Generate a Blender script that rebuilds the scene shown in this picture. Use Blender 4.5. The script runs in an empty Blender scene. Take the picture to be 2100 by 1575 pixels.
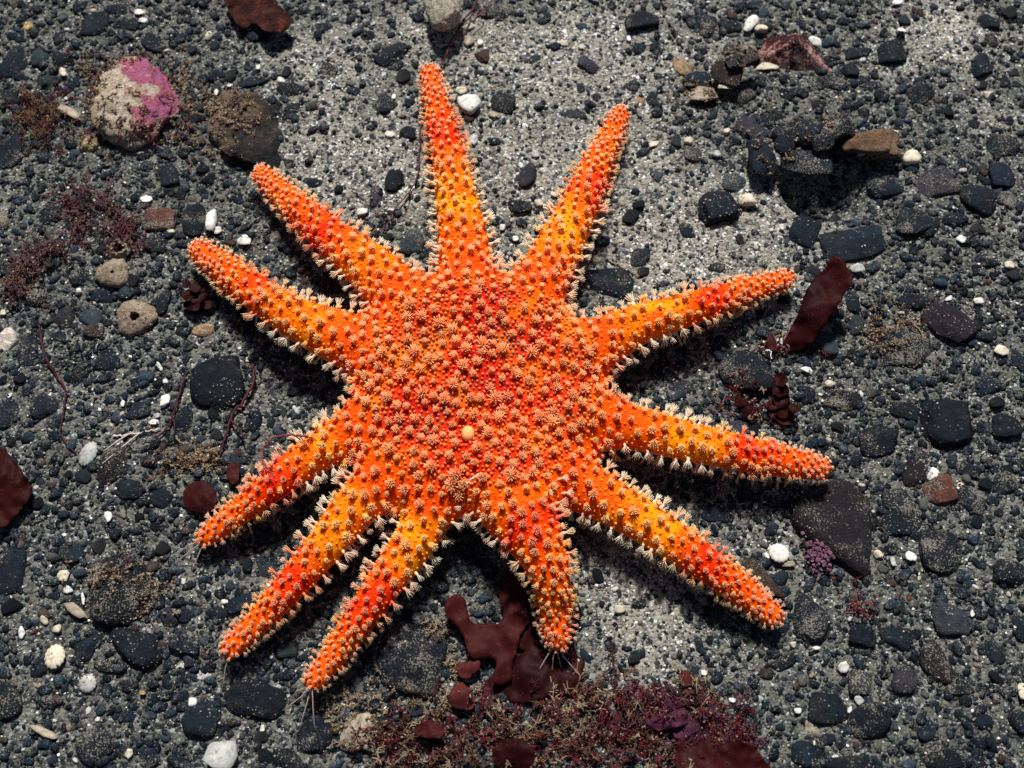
import bpy, math, random, time
import numpy as np
from mathutils import Vector, Matrix, noise
from mathutils.bvhtree import BVHTree
from mathutils.geometry import delaunay_2d_cdt

T0 = time.time()
rad = math.radians
scene = bpy.context.scene
COL = scene.collection

# ------------------------------------------------------------------ camera
TILT = rad(24.0); DIST = 0.535; LENS = 46.0; SENS = 36.0
cam_data = bpy.data.cameras.new("camera"); cam = bpy.data.objects.new("camera", cam_data); COL.objects.link(cam)
cam_data.lens = LENS; cam_data.sensor_width = SENS; cam_data.clip_start = 0.01; cam_data.clip_end = 60
cam.location = (0, -DIST * math.sin(TILT), DIST * math.cos(TILT)); cam.rotation_euler = (TILT, 0, 0)
cam_data.dof.use_dof = True; cam_data.dof.focus_distance = DIST - 0.018; cam_data.dof.aperture_fstop = 13.0
scene.camera = cam

# ------------------------------------------------------------------ world, sun, exposure
SUN_EL = rad(56.0)
world = bpy.data.worlds.new("World"); scene.world = world; world.use_nodes = True
wn = world.node_tree.nodes; bg = wn["Background"]
sky = wn.new("ShaderNodeTexSky"); sky.sky_type = 'NISHITA'; sky.sun_disc = False
sky.sun_elevation = SUN_EL; sky.sun_rotation = 0.0
world.node_tree.links.new(sky.outputs[0], bg.inputs[0]); bg.inputs[1].default_value = 0.038
sun_data = bpy.data.lights.new("sun", 'SUN'); sun = bpy.data.objects.new("sun", sun_data); COL.objects.link(sun)
sun_data.energy = 5.0; sun_data.angle = rad(6.0); sun_data.color = (1.0, 0.995, 0.975)
sun.rotation_euler = (-(math.pi / 2 - SUN_EL), 0, rad(2.0)); sun.location = (0, 1.2, 1.5)
scene.view_settings.view_transform = 'Standard'; scene.view_settings.look = 'None'
scene.view_settings.exposure = 0.25; scene.view_settings.gamma = 1.0
scene.render.engine = 'CYCLES'
scene.cycles.max_bounces = 6; scene.cycles.diffuse_bounces = 3; scene.cycles.glossy_bounces = 2
scene.cycles.transmission_bounces = 4; scene.cycles.transparent_max_bounces = 6
scene.cycles.use_denoising = False; scene.cycles.sample_clamp_indirect = 1.5

# ------------------------------------------------------------------ pixel -> place
CT, ST = math.cos(TILT), math.sin(TILT)
CAM = np.array(cam.location)
def ray(px, py):
    u = (px - 1050.0) / 2100.0 * SENS / LENS; v = -(py - 787.5) / 2100.0 * SENS / LENS
    return np.array([u, v * CT + ST, v * ST - CT])
def P(px, py, z=0.0):
    d = ray(px, py); t = (z - CAM[2]) / d[2]
    return CAM + d * t
def mm_px(px, py, z=0.0):                      # metres that one photo pixel spans at that place
    d = ray(px, py); t = (z - CAM[2]) / d[2]
    return t / 2100.0 * SENS / LENS

# ------------------------------------------------------------------ mesh helpers
def mesh_np(name, V, F, colors=None, smooth=True):
    V = np.ascontiguousarray(V, dtype=np.float32); F = np.ascontiguousarray(F, dtype=np.int32)
    k = F.shape[1]; me = bpy.data.meshes.new(name)
    me.vertices.add(len(V)); me.vertices.foreach_set("co", V.ravel())
    me.loops.add(F.size); me.loops.foreach_set("vertex_index", F.ravel())
    me.polygons.add(len(F)); me.polygons.foreach_set("loop_start", np.arange(0, F.size, k, dtype=np.int32))
    if smooth: me.polygons.foreach_set("use_smooth", np.ones(len(F), dtype=bool))
    me.update(calc_edges=True)
    if colors is not None:
        a = me.color_attributes.new("Col", 'FLOAT_COLOR', 'POINT')
        c = np.ones((len(V), 4), dtype=np.float32); c[:, :3] = colors; a.data.foreach_set("color", c.ravel())
    return me
def link(name, me, mat=None, parent=None, loc=None, label=None, cat=None, group=None, kind=None, color=None):
    o = bpy.data.objects.new(name, me); COL.objects.link(o)
    if mat is not None and me is not None and len(me.materials) == 0: me.materials.append(mat)
    if parent is not None: o.parent = parent
    if loc is not None: o.location = loc
    if label: o["label"] = label
    if cat: o["category"] = cat
    if group: o["group"] = group
    if kind: o["kind"] = kind
    if color is not None: o.color = (*color, 1.0)
    return o
def ico(sub):
    t = (1 + 5 ** .5) / 2
    v = [(-1,t,0),(1,t,0),(-1,-t,0),(1,-t,0),(0,-1,t),(0,1,t),(0,-1,-t),(0,1,-t),(t,0,-1),(t,0,1),(-t,0,-1),(-t,0,1)]
    f = [(0,11,5),(0,5,1),(0,1,7),(0,7,10),(0,10,11),(1,5,9),(5,11,4),(11,10,2),(10,7,6),(7,1,8),
         (3,9,4),(3,4,2),(3,2,6),(3,6,8),(3,8,9),(4,9,5),(2,4,11),(6,2,10),(8,6,7),(9,8,1)]
    v = [np.array(x, float) / np.linalg.norm(x) for x in v]
    for _ in range(sub):
        cache = {}; nf = []
        def mid(a, b):
            k = (min(a, b), max(a, b))
            if k not in cache:
                m = v[a] + v[b]; v.append(m / np.linalg.norm(m)); cache[k] = len(v) - 1
            return cache[k]
        for a, b, c in f:
            ab, bc, ca = mid(a, b), mid(b, c), mid(c, a); nf += [(a, ab, ca), (b, bc, ab), (c, ca, bc), (ab, bc, ca)]
        f = nf
    return np.array(v), np.array(f)
ICO = {s: ico(s) for s in (0, 1, 2, 3, 4)}
ICO[-1] = (np.array([(1, 0, 0), (-1, 0, 0), (0, 1, 0), (0, -1, 0), (0, 0, 1), (0, 0, -1)], float), np.array([(0, 2, 4), (2, 1, 4), (1, 3, 4), (3, 0, 4), (2, 0, 5), (1, 2, 5), (3, 1, 5), (0, 3, 5)]))
def nz(p, s, seed=0.0): return noise.noise(Vector((p[0] * s + seed, p[1] * s - seed * .7, p[2] * s + seed * 1.3)))
def fb(p, s, seed=0.0, o=3):
    return sum(nz(p, s * 2 ** i, seed + 7 * i) * .5 ** i for i in range(o))
def srgb(r, g, b):
    f = lambda c: c / 12.92 if c <= .04045 else ((c + .055) / 1.055) ** 2.4
    return (f(r / 255), f(g / 255), f(b / 255))

# ------------------------------------------------------------------ materials
def new_mat(name):
    m = bpy.data.materials.new(name); m.use_nodes = True
    nt = m.node_tree; return m, nt, nt.nodes, nt.links, nt.nodes["Principled BSDF"]
def ramp(n, stops, interp='LINEAR'):
    r = n.new("ShaderNodeValToRGB"); r.color_ramp.interpolation = interp
    e = r.color_ramp.elements
    while len(e) > 1: e.remove(e[-1])
    e[0].position = stops[0][0]; e[0].color = (*stops[0][1], 1)
    for p, c in stops[1:]:
        x = e.new(p); x.color = (*c, 1)
    return r
def mixc(n, l, fac, a, b, mode='MIX'):
    m = n.new("ShaderNodeMix"); m.data_type = 'RGBA'; m.blend_type = mode
    for i, x in ((0, fac), (6, a), (7, b)):
        if isinstance(x, (int, float)): m.inputs[i].default_value = x
        elif isinstance(x, tuple): m.inputs[i].default_value = (*x, 1)
        else: l.new(x, m.inputs[i])
    return m.outputs[2]
def tex_noise(n, l, co, scale, detail=4, rough=.6):
    t = n.new("ShaderNodeTexNoise"); t.inputs["Scale"].default_value = scale; t.inputs["Detail"].default_value = detail
    t.inputs["Roughness"].default_value = rough; l.new(co, t.inputs["Vector"]); return t
def tex_vor(n, l, co, scale, feat='F1'):
    t = n.new("ShaderNodeTexVoronoi"); t.feature = feat; t.inputs["Scale"].default_value = scale
    l.new(co, t.inputs["Vector"]); return t
def math_n(n, l, op, a, b=None, clamp=False):
    m = n.new("ShaderNodeMath"); m.operation = op; m.use_clamp = clamp
    for i, x in ((0, a), (1, b)):
        if x is None: continue
        if isinstance(x, (int, float)): m.inputs[i].default_value = x
        else: l.new(x, m.inputs[i])
    return m.outputs[0]
def bump(n, l, h, dist, strength=1.0):
    b = n.new("ShaderNodeBump"); b.inputs["Distance"].default_value = dist; b.inputs["Strength"].default_value = strength
    l.new(h, b.inputs["Height"]); return b.outputs[0]

SAND = srgb(166, 155, 138)
def make_sand():
    m, nt, n, l, bs = new_mat("sand")
    g = n.new("ShaderNodeNewGeometry").outputs["Position"]
    v1 = tex_vor(n, l, g, 1150); v2 = tex_vor(n, l, g, 620); nb = tex_noise(n, l, g, 28, 5)
    sep1 = n.new("ShaderNodeSeparateColor"); l.new(v1.outputs["Color"], sep1.inputs[0])
    sep2 = n.new("ShaderNodeSeparateColor"); l.new(v2.outputs["Color"], sep2.inputs[0])
    r1 = ramp(n, [(0, (.014, .02, .026)), (.2, (.05, .06, .066)), (.32, (.178, .162, .132)), (.6, (.295, .268, .212)), (.86, (.45, .41, .335)), (.94, (.78, .78, .74)), (1, (.88, .88, .85))])
    l.new(sep1.outputs[0], r1.inputs[0])
    r2 = ramp(n, [(0, (.013, .018, .024)), (.24, (.045, .055, .062)), (.3, (.23, .208, .168)), (.8, (.355, .325, .26)), (.97, (.45, .41, .335)), (1, (.82, .82, .78))])
    l.new(sep2.outputs[1], r2.inputs[0])
    fac = ramp(n, [(.4, (0, 0, 0)), (.6, (1, 1, 1))]); l.new(sep2.outputs[2], fac.inputs[0])
    c = mixc(n, l, fac.outputs[0], r1.outputs[0], r2.outputs[0])
    rb = ramp(n, [(.3, (.62, .63, .64)), (.7, (1.0, 1.0, .98))]); l.new(nb.outputs[0], rb.inputs[0])
    c = mixc(n, l, 1.0, c, rb.outputs[0], 'MULTIPLY')
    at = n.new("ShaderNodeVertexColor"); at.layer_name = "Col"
    c = mixc(n, l, at.outputs[0], mixc(n, l, 1.0, c, (.40, .425, .43), 'MULTIPLY'), c)  # off the pale patches: darker grit, with flash fall-off painted into the colour
    l.new(c, bs.inputs["Base Color"]); bs.inputs["Roughness"].default_value = .75; bs.inputs["Specular IOR Level"].default_value = .25
    h = math_n(n, l, 'ADD', math_n(n, l, 'MULTIPLY', v1.outputs["Distance"], -.5), math_n(n, l, 'MULTIPLY', v2.outputs["Distance"], -1.0))
    l.new(bump(n, l, h, .0009, .9), bs.inputs["Normal"])
    return m
def make_stone():
    m, nt, n, l, bs = new_mat("stone")
    oi = n.new("ShaderNodeObjectInfo"); tc = n.new("ShaderNodeTexCoord").outputs["Object"]
    add = n.new("ShaderNodeVectorMath"); add.operation = 'ADD'; l.new(tc, add.inputs[0])
    rv = n.new("ShaderNodeCombineXYZ"); l.new(math_n(n, l, 'MULTIPLY', oi.outputs["Random"], 3.0), rv.inputs[0]); l.new(oi.outputs["Random"], rv.inputs[1]); l.new(rv.outputs[0], add.inputs[1])
    co = add.outputs[0]
    n1 = tex_noise(n, l, co, 260, 6, .7); n2 = tex_noise(n, l, co, 1500, 3, .7); n3 = tex_noise(n, l, co, 90, 4, .65)
    tone = ramp(n, [(.25, (.45, .45, .45)), (.5, (1, 1, 1)), (.75, (2.3, 2.2, 2.05))]); l.new(n1.outputs[0], tone.inputs[0])
    c = mixc(n, l, 1.0, oi.outputs["Color"], tone.outputs[0], 'MULTIPLY')
    # coralline film in some spots
    # pale mineral speckles
    vs = tex_vor(n, l, co, 900); sp = n.new("ShaderNodeSeparateColor"); l.new(vs.outputs["Color"], sp.inputs[0])
    spk = math_n(n, l, 'MULTIPLY', math_n(n, l, 'GREATER_THAN', sp.outputs[0], .93), math_n(n, l, 'LESS_THAN', vs.outputs["Distance"], .42))
    c = mixc(n, l, math_n(n, l, 'MULTIPLY', math_n(n, l, 'SUBTRACT', n3.outputs[0], .5, True), 2.2, True), c, (.030, .024, .020))
    c = mixc(n, l, math_n(n, l, 'MULTIPLY', spk, .2), c, (.30, .28, .24))
    # silt dusted over the upper faces in ragged patches
    geo = n.new("ShaderNodeNewGeometry"); sx = n.new("ShaderNodeSeparateXYZ"); l.new(geo.outputs["Normal"], sx.inputs[0])
    s = math_n(n, l, 'ADD', math_n(n, l, 'MULTIPLY', n3.outputs[0], .45), math_n(n, l, 'MULTIPLY', n2.outputs[0], .55))
    thr = math_n(n, l, 'SUBTRACT', .612, math_n(n, l, 'MULTIPLY', oi.outputs["Alpha"], .11)) if "Alpha" in oi.outputs else .6
    sil = math_n(n, l, 'MULTIPLY', math_n(n, l, 'SUBTRACT', s, thr), 26.0, True)
    up = math_n(n, l, 'MULTIPLY', math_n(n, l, 'SUBTRACT', sx.outputs[2], .1), 2.5, True)
    sil = math_n(n, l, 'MULTIPLY', sil, up)
    c = mixc(n, l, math_n(n, l, 'MULTIPLY', sil, .8), c, (.26, .235, .19))
    l.new(c, bs.inputs["Base Color"]); bs.inputs["Roughness"].default_value = .7; bs.inputs["Specular IOR Level"].default_value = .18
    h = math_n(n, l, 'ADD', n2.outputs[0], math_n(n, l, 'MULTIPLY', sil, .8))
    l.new(bump(n, l, math_n(n, l, 'ADD', h, math_n(n, l, 'MULTIPLY', n1.outputs[0], 2.0)), .0007, .9), bs.inputs["Normal"])
    return m
def make_shell():
    m, nt, n, l, bs = new_mat("shell")
    oi = n.new("ShaderNodeObjectInfo"); co = n.new("ShaderNodeTexCoord").outputs["Object"]
    n1 = tex_noise(n, l, co, 420, 5, .65); r = ramp(n, [(.3, (.35, .3, .24)), (.48, (.85, .82, .77)), (.75, (1.05, 1.05, 1.05))]); l.new(n1.outputs[0], r.inputs[0])
    c = mixc(n, l, 1.0, oi.outputs["Color"], r.outputs[0], 'MULTIPLY'); l.new(c, bs.inputs["Base Color"])
    bs.inputs["Roughness"].default_value = .5; bs.inputs["Specular IOR Level"].default_value = .3
    l.new(bump(n, l, n1.outputs[0], .0004, .6), bs.inputs["Normal"]); return m
def make_attr(name, rough=.7, spec=.2, transl=0.0, sss=0.0, sscale=.0015, srad=(1.0, .35, .12), nscale=0, obj=False, tint=None, dust=False):
    m, nt, n, l, bs = new_mat(name)
    if obj: src = n.new("ShaderNodeObjectInfo").outputs["Color"]
    else:
        a = n.new("ShaderNodeVertexColor"); a.layer_name = "Col"; src = a.outputs[0]
    if tint:                       # spine tufts: pale translucent tips over a coloured foot, from the mesh's own height attribute
        a2 = n.new("ShaderNodeAttribute"); a2.attribute_name = "tip"
        src = mixc(n, l, math_n(n, l, 'MULTIPLY', a2.outputs["Fac"], tint), src, (.95, .59, .36))
    if dust:
        co = n.new("ShaderNodeNewGeometry").outputs["Position"]; t = tex_noise(n, l, co, 1700, 3, .7); t3 = tex_noise(n, l, co, 300, 3, .6)
        k = math_n(n, l, 'MULTIPLY', math_n(n, l, 'SUBTRACT', math_n(n, l, 'ADD', math_n(n, l, 'MULTIPLY', t.outputs[0], .6), math_n(n, l, 'MULTIPLY', t3.outputs[0], .4)), .54), 20.0, True)
        src = mixc(n, l, math_n(n, l, 'MULTIPLY', k, .7), src, (.19, .185, .16)); l.new(bump(n, l, t.outputs[0], .0005, .8), bs.inputs["Normal"])
    if nscale:
        co = n.new("ShaderNodeNewGeometry").outputs["Position"]; t = tex_noise(n, l, co, nscale, 4, .65)
        r = ramp(n, [(.3, (.6, .6, .6)), (.55, (1, 1, 1)), (.8, (1.35, 1.35, 1.35))]); l.new(t.outputs[0], r.inputs[0])
        src = mixc(n, l, 1.0, src, r.outputs[0], 'MULTIPLY'); l.new(bump(n, l, t.outputs[0], .0006, .6), bs.inputs["Normal"])
    l.new(src, bs.inputs["Base Color"]); bs.inputs["Roughness"].default_value = rough; bs.inputs["Specular IOR Level"].default_value = spec
    if sss:
        bs.inputs["Subsurface Weight"].default_value = sss; bs.inputs["Subsurface Scale"].default_value = sscale
        bs.inputs["Subsurface Radius"].default_value = srad
    if transl:
        tr = n.new("ShaderNodeBsdfTranslucent"); l.new(src, tr.inputs[0]); mx = n.new("ShaderNodeMixShader"); mx.inputs[0].default_value = transl
        l.new(bs.outputs[0], mx.inputs[1]); l.new(tr.outputs[0], mx.inputs[2]); l.new(mx.outputs[0], n["Material Output"].inputs[0])
    return m
M_SAND = make_sand(); M_STONE = make_stone(); M_SHELL = make_shell()
M_GRAIN = make_attr("grains", .75, .12, dust=True); M_BODY = make_attr("sunstar_skin", .6, .04, sss=.5, nscale=700)
M_TUFT = make_attr("spine_tufts", .6, .06, sss=1.0, sscale=.0007, srad=(1, .6, .4), obj=True, tint=.38)
M_TUFTV = make_attr("spine_tufts_joined", .6, .06, sss=1.0, sscale=.0007, srad=(1, .6, .4), tint=.38)
M_PAP = make_attr("papulae", .5, .12)
M_TURF = make_attr("turf", .8, .1, transl=.25)
def make_blade(name, c1, c2, tr=.45):
    m, nt, n, l, bs = new_mat(name)
    co = n.new("ShaderNodeNewGeometry").outputs["Position"]; t = tex_noise(n, l, co, 40, 3, .5); t2 = tex_vor(n, l, co, 1300)
    t3 = tex_noise(n, l, co, 160, 4, .7)
    r = ramp(n, [(.3, c1), (.7, c2)]); l.new(t.outputs[0], r.inputs[0])
    sp = n.new("ShaderNodeSeparateColor"); l.new(t2.outputs["Color"], sp.inputs[0])
    k = math_n(n, l, 'MULTIPLY', math_n(n, l, 'GREATER_THAN', sp.outputs[0], .86), math_n(n, l, 'LESS_THAN', t2.outputs["Distance"], .3))
    k = math_n(n, l, 'MULTIPLY', k, math_n(n, l, 'GREATER_THAN', t3.outputs[0], .48))
    c = mixc(n, l, math_n(n, l, 'MULTIPLY', k, .3), r.outputs[0], (.25, .2, .18))
    l.new(c, bs.inputs["Base Color"]); bs.inputs["Roughness"].default_value = .55; bs.inputs["Specular IOR Level"].default_value = .1
    tl = n.new("ShaderNodeBsdfTranslucent"); l.new(c, tl.inputs[0]); mx = n.new("ShaderNodeMixShader"); mx.inputs[0].default_value = tr
    l.new(bs.outputs[0], mx.inputs[1]); l.new(tl.outputs[0], mx.inputs[2]); l.new(mx.outputs[0], n["Material Output"].inputs[0])
    l.new(bump(n, l, t.outputs[0], .001, .25), bs.inputs["Normal"]); return m
M_BLADE = make_blade("red_blade", srgb(54, 18, 18), srgb(108, 42, 41), .6)
M_BLADE_DARK = make_blade("dark_red_blade", srgb(38, 11, 11), srgb(76, 27, 26), .55)
M_BLADE_PINK = make_blade("pink_red_blade", srgb(92, 38, 38), srgb(134, 66, 64), .6)
M_BLADE_PURPLE = make_blade("purple_blade", srgb(52, 22, 34), srgb(92, 48, 66))

# ------------------------------------------------------------------ seabed
ctr = lambda x, y: P(x, y)[:2]
SANDY = [(1150, 350, 330, 190, 1.0), (1180, 100, 280, 130, .95), (700, 340, 180, 120, .9), (1480, 540, 210, 110, .9), (1330, 1230, 120, 170, .9), (650, 130, 140, 110, .75), (1960, 60, 150, 90, .9), (2030, 230, 90, 60, .5), (900, 60, 160, 70, .6), (700, 470, 60, 60, .6), (1600, 1150, 70, 60, .5), (1290, 560, 80, 40, .5), (1880, 120, 120, 70, .5), (1540, 420, 120, 60, .7), (1250, 1150, 80, 60, .7)]
SG = [(*ctr(x, y), sx * .0002, sy * .00022, k) for x, y, sx, sy, k in SANDY]
def sandy(x, y): return min(1.0, sum(k * math.exp(-((x - a) / sx) ** 2 - ((y - b) / sy) ** 2) for a, b, sx, sy, k in SG))
HOLLOWS = [(*P(1690, 398)[:2], .0165, .0125, .017), (*P(140, 765)[:2], .009, .007, .006), (*P(600, 780)[:2], .02, .015, .004), (*P(1400, 740)[:2], .02, .014, .004), (*P(590, 1130)[:2], .02, .014, .004)]
def hz(x, y):                                  # height of the seabed
    p = (x, y, 0)
    hol = sum(dp * math.exp(-(((x - a) / sx) ** 2 + ((y - b) / sy) ** 2) ** 1.6) for a, b, sx, sy, dp in HOLLOWS) if abs(y) < .2 and abs(x) < .25 else 0
    fade = 1.0 / (1.0 + max(0, math.hypot(x, y) - .6) * 1.5)
    return (nz(p, 9, 3) * .0045 + nz(p, 30, 11) * .0016 + nz(p, 110, 5) * .0006 + nz(p, 300, 5) * .0007) * 1.0 * fade - hol
hv = hz
inner = .27; step = .002
ax = list(np.arange(-inner, inner + 1e-9, step))
g = step; x = inner; out = []
while x < 4.0:
    g *= 1.22; x += g; out.append(x)
ax = np.array([-v for v in reversed(out)] + ax + out)
GX, GY = np.meshgrid(ax, ax, indexing='ij')
GZ = np.array([hz(a, b) for a, b in zip(GX.ravel(), GY.ravel())])
nA = len(ax); I = np.arange(nA * nA).reshape(nA, nA)
seabed_V = np.stack([GX.ravel(), GY.ravel(), GZ], 1)
seabed_F = np.stack([I[:-1, :-1].ravel(), I[1:, :-1].ravel(), I[1:, 1:].ravel(), I[:-1, 1:].ravel()], 1)
sand_falloff_mix = np.array([np.full(3, max(0, min(1, (sandy(a, b) * 1.25 + .35 * nz((a, b, 0), 45, 8))))) if abs(a) < .35 and abs(b) < .35 else np.zeros(3) for a, b in zip(GX.ravel(), GY.ravel())])  # pale patch mask; outside it the sand carries grit tone and painted edge fall-off
link("seabed", mesh_np("seabed", seabed_V, seabed_F, sand_falloff_mix), M_SAND, kind="structure")["label"] = "grey beige sandy seabed speckled with dark and pale grains"

# ------------------------------------------------------------------ sun star: measured arms
PXM = .0002
CEN = (985, 800)
# each arm: (pixel x, y, half width in pixels, height of the centre line in metres)
ARMS = {
 'top':          [(965,640,62,.019),(950,500,53,.0165),(935,400,47,.0155),(918,310,38,.0135),(897,220,26,.0115),(882,152,15,.0095)],
 'upper right':  [(1075,650,62,.019),(1145,510,50,.0165),(1190,420,44,.0155),(1222,345,36,.0135),(1250,285,25,.0115),(1271,238,15,.010)],
 'right':        [(1180,735,60,.020),(1300,670,44,.0185),(1380,645,41,.018),(1460,620,36,.0165),(1540,594,25,.0145),(1610,575,15,.0125)],
 'lower right':  [(1190,860,60,.020),(1310,880,47,.0185),(1400,903,46,.018),(1500,926,42,.0165),(1600,946,34,.0145),(1680,961,21,.0125)],
 'bottom right': [(1120,960,60,.020),(1260,1035,48,.0185),(1350,1090,47,.018),(1430,1145,42,.0165),(1515,1207,33,.014),(1583,1262,20,.0115)],
 'bottom':       [(1020,970,78,.022),(1062,1050,74,.0265),(1104,1120,58,.0268),(1130,1190,44,.023),(1138,1250,36,.018),(1143,1308,24,.0135)],
 'lower left':   [(905,980,60,.020),(868,1080,48,.0185),(815,1160,46,.0175),(755,1245,39,.016),(695,1330,29,.013),(645,1396,18,.011)],
 'far lower left': [(820,950,60,.020),(730,1040,48,.0185),(670,1115,45,.0175),(602,1195,38,.016),(535,1268,28,.0135),(475,1330,18,.011)],
 'left':         [(790,850,58,.020),(690,905,46,.0185),(620,950,43,.0175),(560,995,38,.0165),(490,1050,28,.0145),(425,1100,18,.012)],
 'upper left':   [(800,740,64,.020),(690,690,56,.0185),(610,655,49,.018),(540,612,42,.017),(470,560,34,.015),(412,517,21,.013)],
 'top left':     [(860,650,64,.020),(770,560,54,.0185),(695,500,46,.0175),(640,455,38,.0165),(585,405,28,.0145),(540,362,18,.0125)],
}
ARM_PTS = []
for nm, a in ARMS.items():
    a = [(x, y, w + (7 if k == len(a) - 1 else 3 if k == len(a) - 2 else 0), (z * .82 + .001) if k < len(a) - 2 else (z * .66 + .001)) for k, (x, y, w, z) in enumerate(a)]
    c = np.array([P(x, y, z) for x, y, w, z in a]); r = np.array([w * mm_px(x, y, z) * (1.04 if i == 0 else .98 if i == 1 else .9) for i, (x, y, w, z) in enumerate(a)])
    # densify with Catmull-Rom
    pts, rs = [], []
    for i in range(len(c) - 1):
        p0, p1, p2, p3 = c[max(i - 1, 0)], c[i], c[i + 1], c[min(i + 2, len(c) - 1)]
        for k in range(4):
            t = k / 4; pts.append(.5 * ((2 * p1) + (-p0 + p2) * t + (2 * p0 - 5 * p1 + 4 * p2 - p3) * t * t + (-p0 + 3 * p1 - 3 * p2 + p3) * t ** 3))
            rs.append(r[i] * (1 - t) + r[i + 1] * t)
    pts.append(c[-1]); rs.append(r[-1]); ARM_PTS.append((nm, np.array(pts), np.array(rs)))
CENP = P(*CEN, .0185)
def build_body():
    h = .0012
    allp = np.concatenate([p for _, p, _ in ARM_PTS]); lo = allp.min(0) - .016; hi = allp.max(0) + .016
    lo[2] = -.004; hi[2] = .048
    xs, ys, zs = [np.arange(lo[i], hi[i], h) for i in range(3)]
    F = np.full((len(xs), len(ys), len(zs)), .05, dtype=np.float32)
    def smin(a, b, k):
        q = np.clip(.5 + .5 * (b - a) / k, 0, 1); return b * (1 - q) + a * q - k * q * (1 - q)
    def sub(l, u):
        s = []
        for v, a, b in zip((xs, ys, zs), l, u): s.append(slice(max(0, np.searchsorted(v, a)), min(len(v), np.searchsorted(v, b))))
        return tuple(s)
    # disc: a squashed dome
    R = .0475
    s = sub(CENP - np.array([.075, .075, .05]), CENP + np.array([.075, .075, .05]))
    X, Y, Z = np.meshgrid(xs[s[0]], ys[s[1]], zs[s[2]], indexing='ij', sparse=True)
    rr = np.sqrt((X - CENP[0]) ** 2 + ((Y - CENP[1])) ** 2); zz = (Z - .0168)
    q = np.sqrt((rr / R) ** 2 + (np.abs(zz) / .0125) ** 2) + 1e-6
    q2 = np.sqrt((rr / R ** 2) ** 2 + (zz / .0125 ** 2) ** 2) + 1e-6
    F[s] = np.minimum(F[s], q * (q - 1) / q2)
    for nm, p, r in ARM_PTS:
        s = sub(p.min(0) - .026, p.max(0) + .026)
        X, Y, Z = np.meshgrid(xs[s[0]], ys[s[1]], zs[s[2]], indexing='ij', sparse=True)
        best = None
        for i in range(len(p) - 1):
            a, b = p[i], p[i + 1]; d = b - a; L = d @ d
            t = np.clip(((X - a[0]) * d[0] + (Y - a[1]) * d[1] + (Z - a[2]) * d[2]) / L, 0, 1)
            D = np.sqrt((X - a[0] - t * d[0]) ** 2 + (Y - a[1] - t * d[1]) ** 2 + ((Z - a[2] - t * d[2]) * 1.12) ** 2) - (r[i] * (1 - t) + r[i + 1] * t)
            best = D if best is None else np.minimum(best, D)
        F[s] = smin(F[s], best.astype(np.float32), .011)
    # naive surface nets
    ins = F < 0
    c8 = [(i, j, k) for i in (0, 1) for j in (0, 1) for k in (0, 1)]
    n0, n1, n2 = F.shape
    cnt = np.zeros((n0 - 1, n1 - 1, n2 - 1), np.int8)
    for i, j, k in c8: cnt += ins[i:n0 - 1 + i, j:n1 - 1 + j, k:n2 - 1 + k]
    act = (cnt > 0) & (cnt < 8); idx = np.full(act.shape, -1, np.int64); ijk = np.argwhere(act); idx[act] = np.arange(len(ijk))
    acc = np.zeros((len(ijk), 3)); num = np.zeros(len(ijk))
    vals = {c: F[ijk[:, 0] + c[0], ijk[:, 1] + c[1], ijk[:, 2] + c[2]] for c in c8}
    for c in c8:
        for axn in range(3):
            if c[axn] == 0:
                e = list(c); e[axn] = 1; e = tuple(e); a, b = vals[c], vals[e]; m = (a < 0) != (b < 0)
                t = np.where(m, a / np.where(m, a - b, 1), 0)
                pos = np.array(c, float)[None, :].repeat(len(ijk), 0); pos[:, axn] = t
                acc[m] += pos[m]; num[m] += 1
    V = (ijk + acc / num[:, None]) * h + np.array([xs[0], ys[0], zs[0]])
    Q = []
    for axn in range(3):
        sl0 = [slice(1, -1)] * 3; sl0[axn] = slice(0, -1); sl1 = [slice(1, -1)] * 3; sl1[axn] = slice(1, None)
        a, b = ins[tuple(sl0)], ins[tuple(sl1)]
        for flip, m in ((False, a & ~b), (True, ~a & b)):
            e = np.argwhere(m); off = np.ones(3, int); off[axn] = 0; e = e + off
            u, w = [(1, 2), (2, 0), (0, 1)][axn]
            q = []
            for du, dw in ((-1, -1), (0, -1), (0, 0), (-1, 0)):
                cc = e.copy(); cc[:, u] += du; cc[:, w] += dw; q.append(idx[cc[:, 0], cc[:, 1], cc[:, 2]])
            q = np.stack(q, 1); Q.append(q[:, ::-1] if flip else q)
    return V, np.concatenate(Q)
BV, BF = build_body()
# light smoothing to take the voxel steps away
def smooth_mesh(V, F, it=3, lam=.5):
    e = np.concatenate([F[:, [0, 1]], F[:, [1, 2]], F[:, [2, 3]], F[:, [3, 0]]])
    for _ in range(it):
        s = np.zeros_like(V); c = np.zeros(len(V))
        for k in range(3): s[:, k] = np.bincount(e[:, 0], V[e[:, 1], k], len(V)) + np.bincount(e[:, 1], V[e[:, 0], k], len(V))
        c = np.bincount(e[:, 0], minlength=len(V)) + np.bincount(e[:, 1], minlength=len(V))
        V = V + lam * (s / c[:, None] - V)
    return V
BV = smooth_mesh(BV, BF)
fn = np.cross(BV[BF[:, 2]] - BV[BF[:, 0]], BV[BF[:, 3]] - BV[BF[:, 1]])
BN = np.zeros_like(BV)
for k in range(4):
    for c in range(3): BN[:, c] += np.bincount(BF[:, k], fn[:, c], len(BV))
BN /= np.linalg.norm(BN, axis=1)[:, None] + 1e-12

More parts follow.
